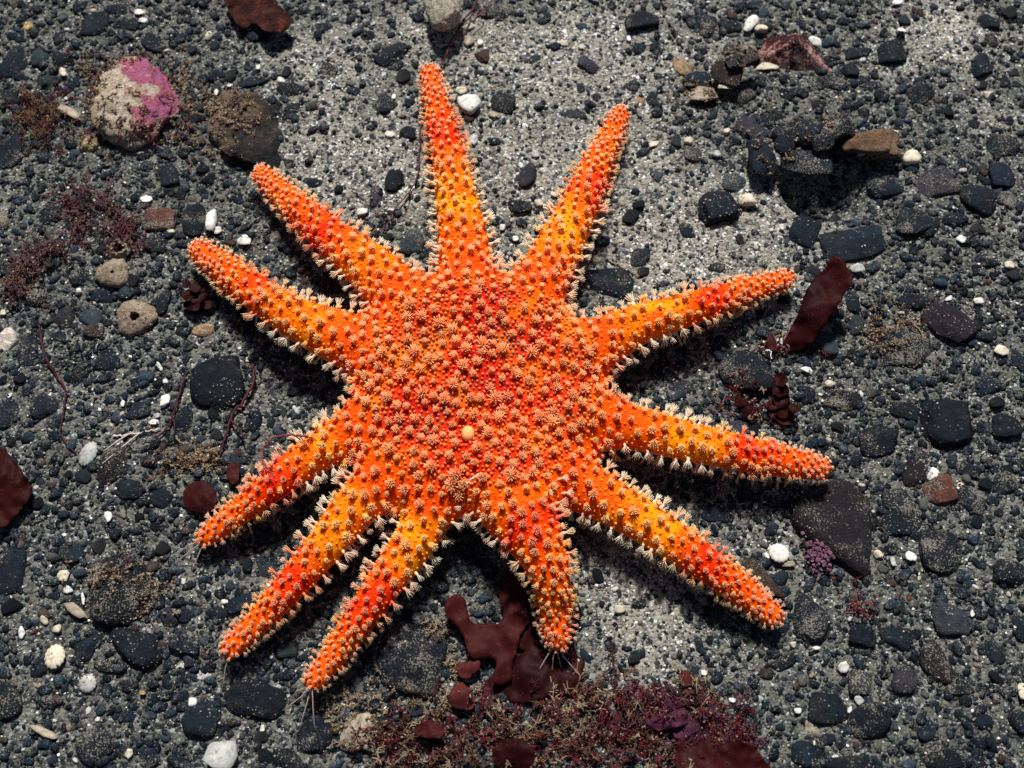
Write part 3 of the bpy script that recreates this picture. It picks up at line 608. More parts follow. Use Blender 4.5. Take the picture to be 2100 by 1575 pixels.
STONES = [  # x, y, w, h, turn, colour, shape (a angular, r round, s slab), lift mm
 (33,130,62,84,-15,'K','a',0),(87,122,46,50,0,'G','r',0),(133,128,50,44,0,'K','a',0),(197,58,62,60,0,'K','r',0),(243,28,52,28,0,'K','a',0),(262,57,56,28,-8,'K','a',0),
 (320,95,56,40,-15,'K','a',0),(370,78,48,24,0,'K','r',0),(100,168,50,42,0,'G','r',0),(165,22,36,30,0,'K','r',0),(527,66,58,44,20,'K','a',1),(663,55,44,24,0,'K','r',0),(673,146,44,30,-20,'K','a',0),
 (520,168,68,26,20,'K','a',0),(597,186,60,38,0,'K','r',0),(600,226,38,34,0,'K','r',0),(22,312,62,86,0,'K','r',0),(14,205,44,52,0,'K','a',0),(347,357,40,54,10,'K','a',1),(367,398,30,28,0,'K','r',0),
 (398,450,54,70,10,'K','r',2),(310,502,66,38,0,'K','r',0),(594,338,26,28,0,'D','r',0),(643,377,46,26,0,'K','r',0),(105,445,66,48,0,'K','r',0),(265,130,30,26,0,'K','r',0),(440,150,26,24,0,'K','r',0),
 (753,70,32,28,0,'K','r',0),(803,108,80,40,50,'K','a',2),(790,220,42,40,-40,'K','a',0),(840,213,24,20,0,'K','r',0),(723,100,30,20,0,'S','r',0),(724,190,28,20,-30,'K','a',0),(837,278,38,38,0,'K','a',0),
 (807,373,46,50,0,'D','a',1),(772,403,28,50,0,'P','r',0),(843,488,54,60,0,'S','r',1),(1030,210,54,46,-15,'K','a',1),(988,108,32,32,0,'B','a',1),(1020,16,74,38,0,'K','r',1),(1137,88,30,20,0,'K','r',0),
 (1097,118,20,26,-20,'G','r',0),(1207,123,50,30,-38,'P','r',2),(1317,33,72,44,8,'D','a',3),(1193,43,26,18,0,'S','r',0),(1180,230,48,26,5,'S','r',0),(1193,173,20,28,0,'K','r',0),(1223,192,24,24,-30,'K','r',0),
 (1297,172,30,20,0,'K','r',1),(1337,197,27,45,0,'K','r',0),(1353,150,26,18,10,'K','r',0),(1313,92,36,30,0,'K','r',0),(1345,92,24,24,0,'K','r',0),(1082,358,38,56,-10,'P','r',2),(1015,290,26,18,0,'K','r',0),
 (1067,422,50,30,5,'D','r',1),(1110,430,26,18,0,'K','r',0),(1347,363,30,26,0,'S','r',0),(1313,530,42,40,0,'K','a',1),(1245,580,110,70,-10,'K','a',1),(1070,455,26,22,0,'K','r',0),(1410,475,36,44,0,'K','r',0),
 (1447,44,58,62,10,'K','a',1),(1500,48,48,38,15,'K','a',1),(1550,4,42,26,0,'K','r',0),(1830,105,60,58,0,'K','a',2),(2030,40,42,34,0,'K','a',1),(2033,82,38,32,25,'K','a',0),(2012,132,56,50,25,'K','a',1),
 (1883,28,28,22,0,'B','r',0),(2063,163,24,28,0,'K','a',0),(1887,190,62,60,-20,'K','a',2),(1707,172,58,30,8,'K','r',1),(1787,176,46,20,5,'K','r',1),(1803,195,28,16,10,'D','r',1),(1612,197,32,24,0,'K','r',0),
 (1626,190,22,20,0,'K','r',1),(1587,233,36,26,0,'G','r',1),(1535,262,74,56,-10,'P','a',0),(1475,430,86,76,0,'K','B',4),(1503,380,54,46,-20,'S','r',0),(1642,480,68,64,-25,'K','a',1),(1747,507,136,70,8,'K','s',2),
 (1880,465,96,60,-5,'K','a',1),(1920,378,92,66,12,'P','a',1),(1815,392,74,46,0,'K','r',1),(2003,412,76,62,-20,'K','r',3),(2063,415,44,40,0,'P','r',1),(1955,455,58,34,0,'K','r',1),(2057,363,62,56,0,'K','a',2),
 (2057,300,74,58,0,'K','r',1),(1420,317,44,34,-20,'P','a',0),(1610,380,40,40,0,'K','r',0),(1750,110,36,30,0,'K','r',0),(1742,145,36,34,0,'D','a',1),(1770,105,40,22,10,'K','r',0),(2000,250,30,26,0,'K','r',0),
 (445,787,112,124,10,'D','r',3),(55,722,52,86,5,'K','r',1),(90,832,62,54,15,'K','r',1),(12,845,56,70,0,'K','r',0),(163,572,42,34,15,'K','r',1),(263,580,42,36,0,'D','r',3),(257,601,30,30,0,'G','r',4),
 (187,652,52,44,0,'S','r',0),(137,650,40,48,-20,'P','a',0),(193,680,44,30,0,'B','r',2),(73,614,54,50,0,'K','r',0),(13,552,38,40,0,'K','a',0),(163,765,56,44,-20,'D','r',0),(235,957,80,84,0,'M','r',1),
 (310,948,38,34,0,'K','r',0),(520,868,38,46,0,'K','r',1),(572,844,36,34,0,'G','a',0),(380,862,38,50,0,'K','r',0),(287,842,56,44,0,'K','r',0),(268,1005,60,44,0,'K','r',1),(333,1025,54,40,-20,'K','r',0),
 (220,742,62,50,0,'K','r',0),(330,620,40,60,0,'K','r',0),(120,690,36,26,-10,'K','r',0),(205,610,70,34,-15,'K','r',0),
 (1530,762,114,92,0,'K','r',3),(1693,705,48,54,0,'S','r',1),(1877,615,72,36,-5,'K','r',1),(1947,658,108,68,-52,'M','s',5),(1845,705,140,96,0,'K','a',1),(1950,862,104,112,0,'D','Q',5),(1807,898,90,64,18,'K','a',3),
 (2070,868,62,52,0,'D','r',3),(1860,835,64,40,-8,'K','r',2),(1727,818,90,46,-10,'K','r',0),(1930,1005,70,60,15,'R','a',3),(1993,1022,68,62,0,'K','r',1),(1843,1030,62,66,0,'K','r',2),(2067,985,54,50,0,'K','r',2),
 (1987,958,58,32,-15,'K','a',1),(1893,925,30,30,0,'P','r',1),(1877,968,50,56,0,'M','r',1),(1470,553,34,22,0,'P','r',1),(1933,755,32,26,25,'K','r',0),(1660,808,28,34,0,'K','r',1),(2092,738,34,50,0,'K','r',0),
 (2023,785,62,54,0,'K','r',0),(1747,618,34,54,0,'K','r',0),(1757,667,36,42,0,'G','r',1),(1757,732,28,44,20,'K','a',0),(1497,892,60,60,0,'P','r',0),(1400,798,46,40,0,'P','r',0),(1900,820,34,24,0,'K','r',0),
 (260,1207,168,156,0,'D','r',2),(273,1330,124,76,-14,'K','V',4),(177,1327,62,62,0,'K','a',1),(380,1317,66,46,-10,'K','a',2),(20,1163,62,124,0,'K','r',0),(77,1370,44,38,0,'K','r',0),(100,1427,40,50,0,'D','r',1),
 (13,1437,62,74,0,'D','r',1),(190,1530,74,78,0,'K','r',1),(303,1553,48,44,0,'K','r',1),(413,1473,84,74,0,'K','r',1),(523,1433,132,74,-8,'D','r',2),(420,1383,44,24,-10,'L','r',0),(220,1363,62,28,0,'K','r',0),
 (447,1263,50,36,0,'K','r',0),(380,1263,30,32,0,'K','r',0),(347,1267,34,42,25,'P','a',0),(493,1237,60,40,20,'K','a',0),(147,1130,60,46,0,'K','r',1),(547,1170,46,38,0,'G','r',0),(260,1467,38,32,0,'K','r',0),
 (850,1357,168,160,0,'D','r',4),(1310,1237,30,24,0,'D','r',1),(640,1510,90,80,0,'D','r',0),(590,1560,70,50,0,'D','r',0),(160,1235,40,36,0,'K','r',0),(340,1420,40,30,0,'K','r',0),(590,1330,48,40,0,'G','r',0),
 (1708,1078,182,230,0,'M','L',3),(1563,1195,80,116,15,'B','E',2),(1667,1267,76,104,10,'K','T',4),(1933,1130,92,92,0,'D','r',3),(1850,1065,96,60,0,'K','r',2),(2070,1177,66,56,-20,'D','r',3),(1950,1270,78,70,0,'P','r',2),
 (1837,1310,72,48,-5,'K','r',2),(1770,1303,58,46,-15,'D','a',2),(1917,1363,60,92,20,'M','r',2),(1853,1397,58,54,0,'P','a',2),(1763,1400,52,54,0,'G','a',2),(1697,1457,86,62,-10,'K','a',2),(1783,1480,92,68,20,'D','r',4),
 (1963,1403,52,50,0,'K','a',1),(1967,1213,34,30,0,'K','r',1),(1843,1247,28,38,0,'K','r',1),(1897,1507,40,30,0,'K','r',1),(1927,1553,92,56,0,'D','r',2),(2090,1480,48,50,0,'D','r',2),(2092,1290,38,52,0,'K','r',2),
 (1647,1550,60,54,0,'K','r',0),(1740,1572,110,40,0,'D','r',3),(1603,1182,34,34,0,'K','r',1),(1760,1363,26,20,0,'K','r',0),(1693,1520,36,26,0,'K','r',0),(1607,1360,68,24,25,'D','a',1),(1530,1010,50,40,0,'K','r',0),
 (1465,1050,60,40,0,'K','r',0),(2000,1560,50,40,0,'K','r',0),(2040,1345,40,36,0,'K','r',0),(2010,1480,44,36,0,'K','a',0),
 # red, tan and brown ones
 (325,446,72,56,0,'R','a',3),(417,677,46,30,0,'O','r',2),(183,293,40,42,0,'O','a',2),(1560,300,30,22,0,'C','r',0),(1405,133,48,36,-20,'O','a',1),(1315,200,18,24,0,'O','r',0),(1395,125,26,32,0,'O','a',0),
 (60,57,20,20,0,'Y','r',0),(8,455,40,44,0,'T','r',1),(15,695,46,52,0,'C','a',1),(1945,650,12,12,0,'R','r',0),(1590,1500,16,18,0,'O','a',0),(1663,1497,32,32,0,'T','a',1),(1605,868,30,20,0,'R','r',2),(733,1500,76,76,0,'T','a',3),
]
# the raised clump whose shadow is the black hollow at upper right, and the rubble pile left of it
CLUMP = [(1672,292,180,84,0,'D','r',0),(1563,325,58,88,12,'K','r',8),(1660,316,104,56,-8,'K','r',17),(1657,276,54,40,0,'K','r',13),(1718,265,84,44,42,'K','r',13),(1610,300,46,40,0,'K','r',11),(1690,290,46,34,0,'D','a',17),
 (1432,160,60,48,0,'K','r',5),(1505,110,36,58,8,'G','a',12),(1490,148,66,52,-20,'B','a',7),(1535,118,44,34,25,'B','a',11),(1520,190,74,46,-10,'D','r',2),(1460,205,70,40,0,'D','r',0)]
SHELLS = [  # x, y, w, h, turn, colour, shape (p pebble, c chip, d dome), lift
 (963,210,44,48,20,'W','p',2),(947,182,30,18,15,'C','c',1),(1012,232,34,17,-5,'T','c',1),(432,448,25,52,-8,'W','p',4),(445,470,20,18,0,'W','c',2),(500,492,30,30,30,'W','c',1),(300,409,28,20,-10,'W','c',1),(350,472,18,14,0,'C','p',1),
 (287,32,26,16,-10,'W','c',1),(297,48,22,14,0,'W','c',1),(577,166,16,13,0,'W','p',1),(470,172,15,10,0,'W','c',1),(530,140,12,14,0,'W','c',1),(443,189,11,15,0,'W','c',1),(428,77,16,20,-30,'C','p',1),(143,232,62,22,-35,'T','c',4),
 (130,152,16,26,25,'C','c',1),(800,278,21,13,0,'W','p',1),(743,434,22,18,0,'W','p',1),(1057,485,15,14,30,'W','c',1),(1105,415,18,14,0,'C','p',1),(1137,397,22,12,-30,'C','c',1),(1031,462,13,13,0,'W','p',1),(1157,80,18,12,0,'C','p',1),
 (1194,86,18,13,0,'C','c',1),(1340,293,30,15,30,'C','c',1),(1290,70,12,17,0,'W','c',1),(960,78,24,30,-30,'T','c',1),(985,82,13,12,0,'W','p',1),(962,47,26,11,15,'C','c',1),(970,285,24,34,-20,'L','c',1),(1098,315,22,16,20,'L','c',1),
 (808,200,10,16,0,'W','c',0),(1542,40,26,50,-32,'W','c',3),(1562,51,26,27,0,'C','p',2),(1848,64,22,20,-10,'W','c',2),(1840,6,28,16,0,'W','c',1),(1673,85,34,20,-40,'W','c',2),(1488,174,34,18,-5,'C','c',8),(1440,190,76,40,0,'T','c',4),(1575,136,56,24,5,'C','c',1),
 (1867,328,38,30,0,'C','p',2),(1820,320,40,12,-5,'W','c',1),(1764,318,18,16,0,'C','p',1),(1530,418,36,32,0,'C','p',1),(1970,494,24,20,-25,'W','c',1),(1490,268,16,14,0,'C','p',1),(1412,288,18,20,-20,'C','p',1),(2030,190,20,14,0,'C','p',1),
 (1600,475,14,14,0,'W','c',1),(1467,318,20,18,0,'L','p',1),(340,822,20,34,5,'W','p',1),(329,755,10,24,30,'W','c',1),(340,783,12,11,0,'W','p',1),(253,830,11,17,0,'W','c',1),(317,867,26,14,0,'W','c',1),(325,855,14,12,30,'L','c',1),
 (182,932,34,52,-20,'L','d',2),(215,565,8,34,0,'W','c',2),(163,600,12,15,0,'W','p',1),(8,643,16,13,0,'C','c',1),(608,843,18,18,0,'L','p',0),(1702,785,22,15,25,'C','p',1),(1918,970,22,28,-30,'W','p',2),(2068,545,20,18,0,'C','p',1),
 (1948,610,22,10,25,'W','c',1),(2006,618,20,14,0,'W','p',1),(1655,758,28,12,-20,'W','c',2),(2055,718,34,24,-25,'C','c',1),(1597,705,14,18,-10,'W','p',1),(1560,715,14,10,0,'W','p',1),(1757,555,36,22,10,'L','c',2),(1597,907,12,16,0,'L','c',1),
 (110,1345,42,50,0,'C','d',2),(43,1297,15,27,5,'W','c',1),(177,1400,36,36,0,'L','d',1),(395,1440,18,18,0,'W','p',1),(87,1500,76,20,-24,'T','c',2),(137,1207,26,18,-15,'W','c',1),(128,1180,30,28,0,'C','c',1),(223,1060,19,27,20,'W','c',1),
 (153,1250,60,24,-30,'T','c',2),(168,1225,8,30,15,'W','c',2),(553,1197,22,14,10,'W','c',1),(197,1473,11,9,0,'W','p',0),(463,1237,14,10,0,'W','p',0),(88,1270,16,24,30,'C','c',1),(290,1420,16,14,0,'O','c',1),(115,1288,18,18,0,'C','p',0),
 (370,1365,24,14,20,'C','c',1),(260,1543,20,22,0,'C','c',1),(537,1493,12,18,0,'C','c',1),(455,1550,84,76,-35,'L','c',5),(379,1195,9,12,0,'W','p',0),(1600,1131,42,42,0,'W','d',2),(1575,1136,12,17,30,'W','c',1),(1620,1153,32,14,10,'T','c',2),(1870,1140,30,24,-40,'W','c',2),
 (1728,1368,29,25,10,'W','c',2),(1992,1260,12,14,0,'W','c',1),(1760,1437,24,20,0,'L','c',1),(1633,1460,15,13,0,'W','p',1),(1673,1330,19,9,5,'W','c',1),(1626,1323,13,13,0,'C','p',1),(1803,1135,20,17,0,'C','p',1),(1443,1380,16,13,0,'W','c',1),
 (1741,1457,10,16,-25,'W','p',1),(1711,1555,16,10,0,'W','p',0),(1735,1292,9,9,0,'C','p',0),(1833,1150,12,26,0,'L','c',1),(2095,1420,22,36,0,'C','p',1),(1500,1437,16,12,0,'W','c',0),(1510,1425,10,10,0,'W','c',0),(1188,1286,10,9,0,'W','c',0),(1272,1250,24,16,-10,'C','p',1),(1850,680,10,8,0,'R','p',0)]

lab_items = []                                 # (object, pixel x, y, noun phrase) - labelled below
DARK = []                                      # footprints: x, y, radius
big_V, big_F, big_off = [], [], 0
def note(V, F):
    global big_off
    big_V.append(V); big_F.append(F + big_off); big_off += len(V)
def planes_from(poly, cx, cy, tilt, gen, bev=.9):
    n, off = [], []
    for i in range(len(poly)):
        a, b = np.array(poly[i], float), np.array(poly[(i + 1) % len(poly)], float); e = b - a; m = np.array([e[1], -e[0]]); m /= np.linalg.norm(m)
        if m @ ((a + b) / 2) < 0: m = -m
        v = np.array([m[0], m[1], tilt + gen.normal() * .08]); L = np.linalg.norm(v); n.append(v / L); off.append((m @ a) / L)
    for z, o in ((1, bev), (-1, 1.0)): n.append(np.array([gen.normal() * .08, gen.normal() * .08, z])); off.append(o)
    return np.array(n), np.array(off)
POLY = {'Q': [(-1,.8),(-.7,1),(.65,1),(1,.75),(1,-.55),(.2,-.95),(-.3,-1),(-.95,-.6)], 'B': [(-.9,.6),(-.4,1),(.4,.8),(1,0),(.9,-.6),(-.6,-1),(-1,-.2)],
        'V': [(-1,.6),(-.8,.95),(.6,.9),(1,.3),(.95,-.5),(.6,-1),(-.1,-.7),(-.85,.1)], 'L': [(-1,.2),(-.8,.6),(.15,1),(.6,.95),(1,.4),(.97,-.4),(.75,-1),(.3,-.92),(-.3,-.55),(-.85,-.15)],
        'E': [(-.9,.4),(-.5,.95),(.1,.95),(.5,.4),(1,-.6),(.9,-1),(.2,-.6),(-.7,-.2)], 'T': [(-.2,1),(-.9,.3),(-1,-.5),(-.4,-1),(.4,-.9),(.95,-.3),(1,.1),(.4,.6)]}
def in_star(x, y, m=0.0):
    q = np.array([x, y]);
    if np.linalg.norm(q - CENP[:2]) < .05 - m: return True
    for nm, p, r in ARM_PTS:
        if (np.linalg.norm(p[:, :2] - q, axis=1) < r - m).any(): return True
    return False
_MX = np.arange(-.2, .2, .001); _gx, _gy = np.meshgrid(_MX, _MX, indexing='ij'); SDIST = np.hypot(_gx - CENP[0], _gy - CENP[1]) - .05
for _, _p, _r in ARM_PTS:
    for _a, _b in zip(_p, _r): SDIST = np.minimum(SDIST, np.hypot(_gx - _a[0], _gy - _a[1]) - _b)
def in_star(x, y, m=0.0):
    i, j = int((x + .2) / .001 + .5), int((y + .2) / .001 + .5)
    return 0 <= i < len(_MX) and 0 <= j < len(_MX) and SDIST[i, j] < -m
def put_stone(x, y, w, h, turn, ck, sh, lift, seed, name="pebble", mat=None, noun=None, cat="stone", group=None, dark=True, silt=None, thick=None):
    gen = np.random.default_rng(seed); s = mm_px(x, y)
    if sh in 'a': v, f = pebble(gen, 9, 15, 3, .07)
    elif sh == 's': v, f = pebble(gen, 8, 14, 3, .06)
    elif sh in POLY:
        v, f = pebble(gen, p=16, sub=4, amp=.05, planes=planes_from(POLY[sh], 0, 0, .22, gen)); 
    else: v, f = pebble(gen, 14, 6, 3, .06)
    th = thick if thick else {'a': .62, 's': .42, 'r': .60}.get(sh, .62) * min(w, h) * gen.uniform(.85, 1.1)
    sz = np.array([w, h / CT * .97, th]) * s / 2
    v = v * sz; a = rad(turn); ca, sa_ = math.cos(a), math.sin(a)
    v = np.stack([v[:, 0] * ca - v[:, 1] * sa_, v[:, 0] * sa_ + v[:, 1] * ca, v[:, 2]], 1)
    zc = -sz[2] * .3 + lift * .001 * (.5 if lift < 6 else 1)
    p = P(x, y, max(0, zc + sz[2] * .3)); z = hv(p[0], p[1]) + zc
    g = gen.uniform(.75, 1.3); col = np.array(COLS[ck]) * g * np.array([1 + gen.normal() * .06, 1, 1 + gen.normal() * .06])
    o = link(name, mesh_np(name, v, f), mat or M_STONE, None, (p[0], p[1], z), cat=cat, group=group, color=tuple(col))
    o.color[3] = gen.uniform(0, 1) if silt is None else silt
    note(v + np.array([p[0], p[1], z]), f)
    if dark: DARK.append((p[0], p[1], max(w, h) * s * .5))
    big = max(w, h); size = 'very large ' if big > 145 else 'large ' if big > 88 else 'medium ' if big > 48 else 'small '
    shp = {'a': 'angular ', 's': 'slab-like ', 'r': 'rounded '}.get(sh, 'blocky ')
    lab_items.append([o, x, y, noun or (size + CNAME[ck] + ' ' + shp + ('stone' if big > 60 else 'pebble'))])
    return o
for i, s in enumerate(STONES): put_stone(*s, seed=100 + i, name="stone" if max(s[2], s[3]) > 60 else "pebble", group="dark stones and pebbles on the seabed" if s[5] in 'KDPGSMB' else "coloured stones on the seabed",
    silt={(260, 1207): .9, (1845, 705): 1.0, (1727, 818): 1.0, (2023, 785): 1.0, (1880, 465): .8, (445, 787): .1, (1950, 862): .05}.get(s[:2]))
for i, s in enumerate(CLUMP): put_stone(*s, seed=700 + i, name="stone", group="stones heaped in the raised clumps", thick=110 if i == 0 else None)

def shell_dome(gen, ribs=0, hole=False):
    V, F = ICO[3]; V = V.copy(); V[:, 2] = np.where(V[:, 2] < 0, V[:, 2] * .1, V[:, 2]); a = np.arctan2(V[:, 1], V[:, 0])
    if ribs: V[:, :2] *= (1 + .05 * np.cos(ribs * a))[:, None]; V[:, 2] *= 1 + .06 * np.cos(ribs * a)
    return V, F
def chip(gen):                                  # a curved broken flake
    n = 9; ang = np.sort(gen.uniform(0, 2 * math.pi, n)); ang = np.linspace(0, 2 * math.pi, n, endpoint=False) + gen.normal(0, .18, n)
    rr = gen.uniform(.7, 1.05, n); ring = np.stack([np.cos(ang) * rr, np.sin(ang) * rr], 1); V = []; F = []
    curv = gen.uniform(.25, .6)
    lv = [1.0, .94, .55, 0.0]
    for sgn in (1, -1):
        for k in lv[:-1]:
            for q in ring:
                x, y = q * k; V.append((x, y, -curv * (x * x) * .8 + (.10 if k < 1 else 0.0) * sgn))
        V.append((0, 0, .10 * sgn))
    m = 3 * n + 1
    for o, flip in ((0, False), (m, True)):
        for r in range(2):
            for k in range(n):
                a, b = o + r * n + k, o + r * n + (k + 1) % n; c, d = b + n, a + n
                F += [(a, b, c), (a, c, d)] if not flip else [(a, c, b), (a, d, c)]
        for k in range(n):
            a, b = o + 2 * n + k, o + 2 * n + (k + 1) % n; F.append((a, b, o + 3 * n) if not flip else (b, a, o + 3 * n))
    V = np.array(V); V[:, 2] -= V[:, 2].min(); V[:, 2] -= .1
    return V, np.array(F)
def put_shell(x, y, w, h, turn, ck, sh, lift, seed, name="shell_fragment", group="pale shell bits on the sand", noun=None):
    gen = np.random.default_rng(seed); s = mm_px(x, y); smooth = True
    if sh == 'p': v, f = pebble(gen, 9, 9, 2, .06); th = .6 * min(w, h); name = "pale_pebble"
    elif sh == 'd': v, f = shell_dome(gen, 15); th = .42 * min(w, h)
    else: v, f = chip(gen); th = .9 * min(w, h); smooth = False
    sz = np.array([w, h / CT * .97, th]) * s / 2; v = v * sz; a = rad(turn); tl = gen.normal(0, .22)
    ct, st_ = math.cos(tl), math.sin(tl); v = np.stack([v[:, 0], v[:, 1] * ct - v[:, 2] * st_, v[:, 1] * st_ + v[:, 2] * ct], 1)
    v = np.stack([v[:, 0] * math.cos(a) - v[:, 1] * math.sin(a), v[:, 0] * math.sin(a) + v[:, 1] * math.cos(a), v[:, 2]], 1)
    zc = (sz[2] * .45 if sh == 'p' else .0006) + lift * .0006
    p = P(x, y, zc); z = hv(p[0], p[1]) + zc; col = np.clip(np.array(COLS[ck]) * gen.uniform(.88, 1.06), 0, .86)
    o = link(name, mesh_np(name, v, f, smooth=smooth), M_SHELL, None, (p[0], p[1], z), cat="shell" if sh != 'p' else "pebble", group=group, color=tuple(col))
    note(v + np.array([p[0], p[1], z]), f); big = max(w, h)
    lab_items.append([o, x, y, noun or (('large ' if big > 40 else 'medium ' if big > 22 else 'tiny ') + CNAME[ck] + {'p': ' pebble', 'd': ' domed shell', 'c': ' shell fragment'}[sh])])
    return o
for i, s in enumerate(SHELLS): put_shell(*s, seed=1000 + i)

# ------------------------------------------------------------------ things with a look of their own
def rock(name, x, y, w, h, thick, seed, mat, label, p=6, K=16, amp=.16, lift=.0, cat="rock", sub=4, turn=0):
    gen = np.random.default_rng(seed); v, f = pebble(gen, K, p, sub, amp); s = mm_px(x, y); v = v * np.array([w, h / CT, thick]) * s / 2
    v = v * (1 + .05 * np.array([fb(q, 500, seed, 2) for q in v]))[:, None]
    a = rad(turn); v = np.stack([v[:, 0] * math.cos(a) - v[:, 1] * math.sin(a), v[:, 0] * math.sin(a) + v[:, 1] * math.cos(a), v[:, 2]], 1)
    zc = thick * s * .12 + lift; q = P(x, y, zc); o = link(name, mesh_np(name, v, f), mat, None, (q[0], q[1], hv(q[0], q[1]) + zc), label=label, cat=cat)
    note(v + np.array(o.location), f); DARK.append((q[0], q[1], max(w, h) * s * .5)); return o
def crust_mat(name, stops, scale, edge=None, axis=None):
    m, nt, n, l, bs = new_mat(name); co = n.new("ShaderNodeTexCoord").outputs["Object"]
    a = tex_noise(n, l, co, scale, 6, .7); b = tex_noise(n, l, co, scale * 6, 6, .75); sx = n.new("ShaderNodeSeparateXYZ"); l.new(co, sx.inputs[0])
    v = math_n(n, l, 'ADD', math_n(n, l, 'MULTIPLY', a.outputs[0], .75), math_n(n, l, 'MULTIPLY', b.outputs[0], .25))
    if axis:
        for ch, k in axis: v = math_n(n, l, 'ADD', v, math_n(n, l, 'MULTIPLY', sx.outputs[ch], k))
    r = ramp(n, stops); l.new(v, r.inputs[0]); vs = tex_vor(n, l, co, 1100); sp = n.new("ShaderNodeSeparateColor"); l.new(vs.outputs["Color"], sp.inputs[0])
    tn = ramp(n, [(0, (.5, .47, .43)), (.2, (.9, .9, .9)), (.9, (1.05, 1.05, 1.05)), (1, (1.4, 1.4, 1.4))]); l.new(sp.outputs[0], tn.inputs[0])
    c = mixc(n, l, 1.0, r.outputs[0], tn.outputs[0], 'MULTIPLY'); l.new(c, bs.inputs["Base Color"]); bs.inputs["Roughness"].default_value = .75; bs.inputs["Specular IOR Level"].default_value = .2
    l.new(bump(n, l, math_n(n, l, 'ADD', b.outputs[0], math_n(n, l, 'MULTIPLY', a.outputs[0], 1.5)), .0022, .8), bs.inputs["Normal"]); return m
cream, cream2 = srgb(158, 142, 116), srgb(186, 170, 152); pink, pink2 = srgb(158, 72, 92), srgb(150, 88, 118); brown = srgb(96, 72, 58)
M_PINK = crust_mat("pink_crust", [(.28, brown), (.36, cream), (.47, cream2), (.52, cream), (.545, pink), (.62, pink2), (.68, pink), (.74, srgb(214, 186, 200))], 70, axis=[(0, 6.0), (1, 1.5)])
rock("encrusted_rock", 278, 215, 180, 196, 84, 11, M_PINK, "cream rock with a bright pink algal crust on its right half", lift=.001, amp=.12, p=4, K=22)
M_TURFROCK = crust_mat("silted_rock", [(.36, (.008, .010, .012)), (.47, (.016, .016, .016)), (.55, srgb(70, 58, 46)), (.64, srgb(112, 96, 76)), (.74, srgb(84, 66, 56))], 130, axis=[(0, -6.0), (1, 3.0)])
rock("silted_rock", 512, 272, 172, 190, 46, 12, M_TURFROCK, "black rock half covered in tan silt, right of the pink crusted rock", lift=-.002, amp=.16, p=4, K=20)
M_SPONGE = crust_mat("sponge", [(.3, srgb(160, 150, 128)), (.6, srgb(200, 192, 170)), (.8, srgb(216, 206, 186))], 160)
rock("tunicate", 912, 8, 78, 96, 76, 13, M_SPONGE, "smooth pale cream blob at the top edge above the top arm", p=3, K=20, amp=.05, lift=.009, cat="tunicate", turn=15)
M_LIMPET = crust_mat("limpet", [(.3, srgb(92, 76, 60)), (.52, srgb(158, 140, 118)), (.75, srgb(196, 180, 160))], 180)
def limpet(x, y, r, label, seed, hole=.2):
    n = 40; prof = [(1.0, -.12), (1.0, .0), (.82, .24), (.6, .42), (.38, .56), (hole + .06, .62), (hole, .58), (hole * .9, .0), (hole * .8, -.4), (.02, -.5)]; V = []; F = []; s = mm_px(x, y) * r
    for k, (a, z) in enumerate(prof):
        for i in range(n):
            th = 2 * math.pi * i / n; w = 1 + .10 * math.sin(3 * th + seed) + .04 * math.cos(11 * th); V.append((a * math.cos(th) * w + .12 * z, a * math.sin(th) * w - .25 * z, z * .75 + .03 * math.sin(7 * th + k)))
    for k in range(len(prof) - 1):
        for i in range(n): F.append((k * n + i, k * n + (i + 1) % n, (k + 1) * n + (i + 1) % n, (k + 1) * n + i))
    V = np.array(V) * s; q = P(x, y, .004); o = link("limpet_shell", mesh_np("limpet_shell", V, np.array(F)), M_LIMPET, None, (q[0], q[1], hv(q[0], q[1]) + .0022), label=label, cat="shell")
    note(V + np.array(o.location), np.concatenate([np.array(F)[:, :3], np.array(F)[:, [0, 2, 3]]]))
limpet(276, 648, 41, "tan limpet shell with a dark hole, left of the star", 1, .24)
limpet(232, 560, 34, "worn tan shell just above the holed limpet", 4, .1)
limpet(243, 510, 24, "small ring-shaped shell with a wide dark opening", 2, .6)
M_BSHELL = crust_mat("brown_shell", [(.3, srgb(58, 42, 32)), (.5, srgb(106, 80, 60)), (.7, srgb(140, 116, 94))], 150)
o = rock("brown_shell", 1786, 296, 122, 62, 40, 31, M_BSHELL, "orange brown rough shell sticking out of the raised stone clump", p=9, K=9, amp=.12, lift=.007, cat="shell", turn=-4)
M_PSHELL = crust_mat("pink_shell", [(.36, srgb(52, 20, 24)), (.5, srgb(70, 30, 32)), (.54, srgb(176, 128, 118)), (.66, srgb(200, 160, 144)), (.76, srgb(150, 110, 90))], 210, axis=[(1, -8.0)])
gen = np.random.default_rng(3); v, f = pebble(gen, p=18, sub=4, amp=.05, planes=planes_from([(-1, -.4), (-.35, .9), (.35, .95), (1, -.85), (.2, -.8)], 0, 0, .9, gen, .9))
q = P(1627, 100, .004); s = mm_px(1627, 100); v = v * np.array([56, 40, 46]) * s
o = link("ridged_shell", mesh_np("ridged_shell", v, f), M_PSHELL, None, (q[0], q[1], hv(q[0], q[1]) + .004), label="triangular pink shell with a dark maroon patch at upper right", cat="shell"); note(v + np.array(o.location), f)
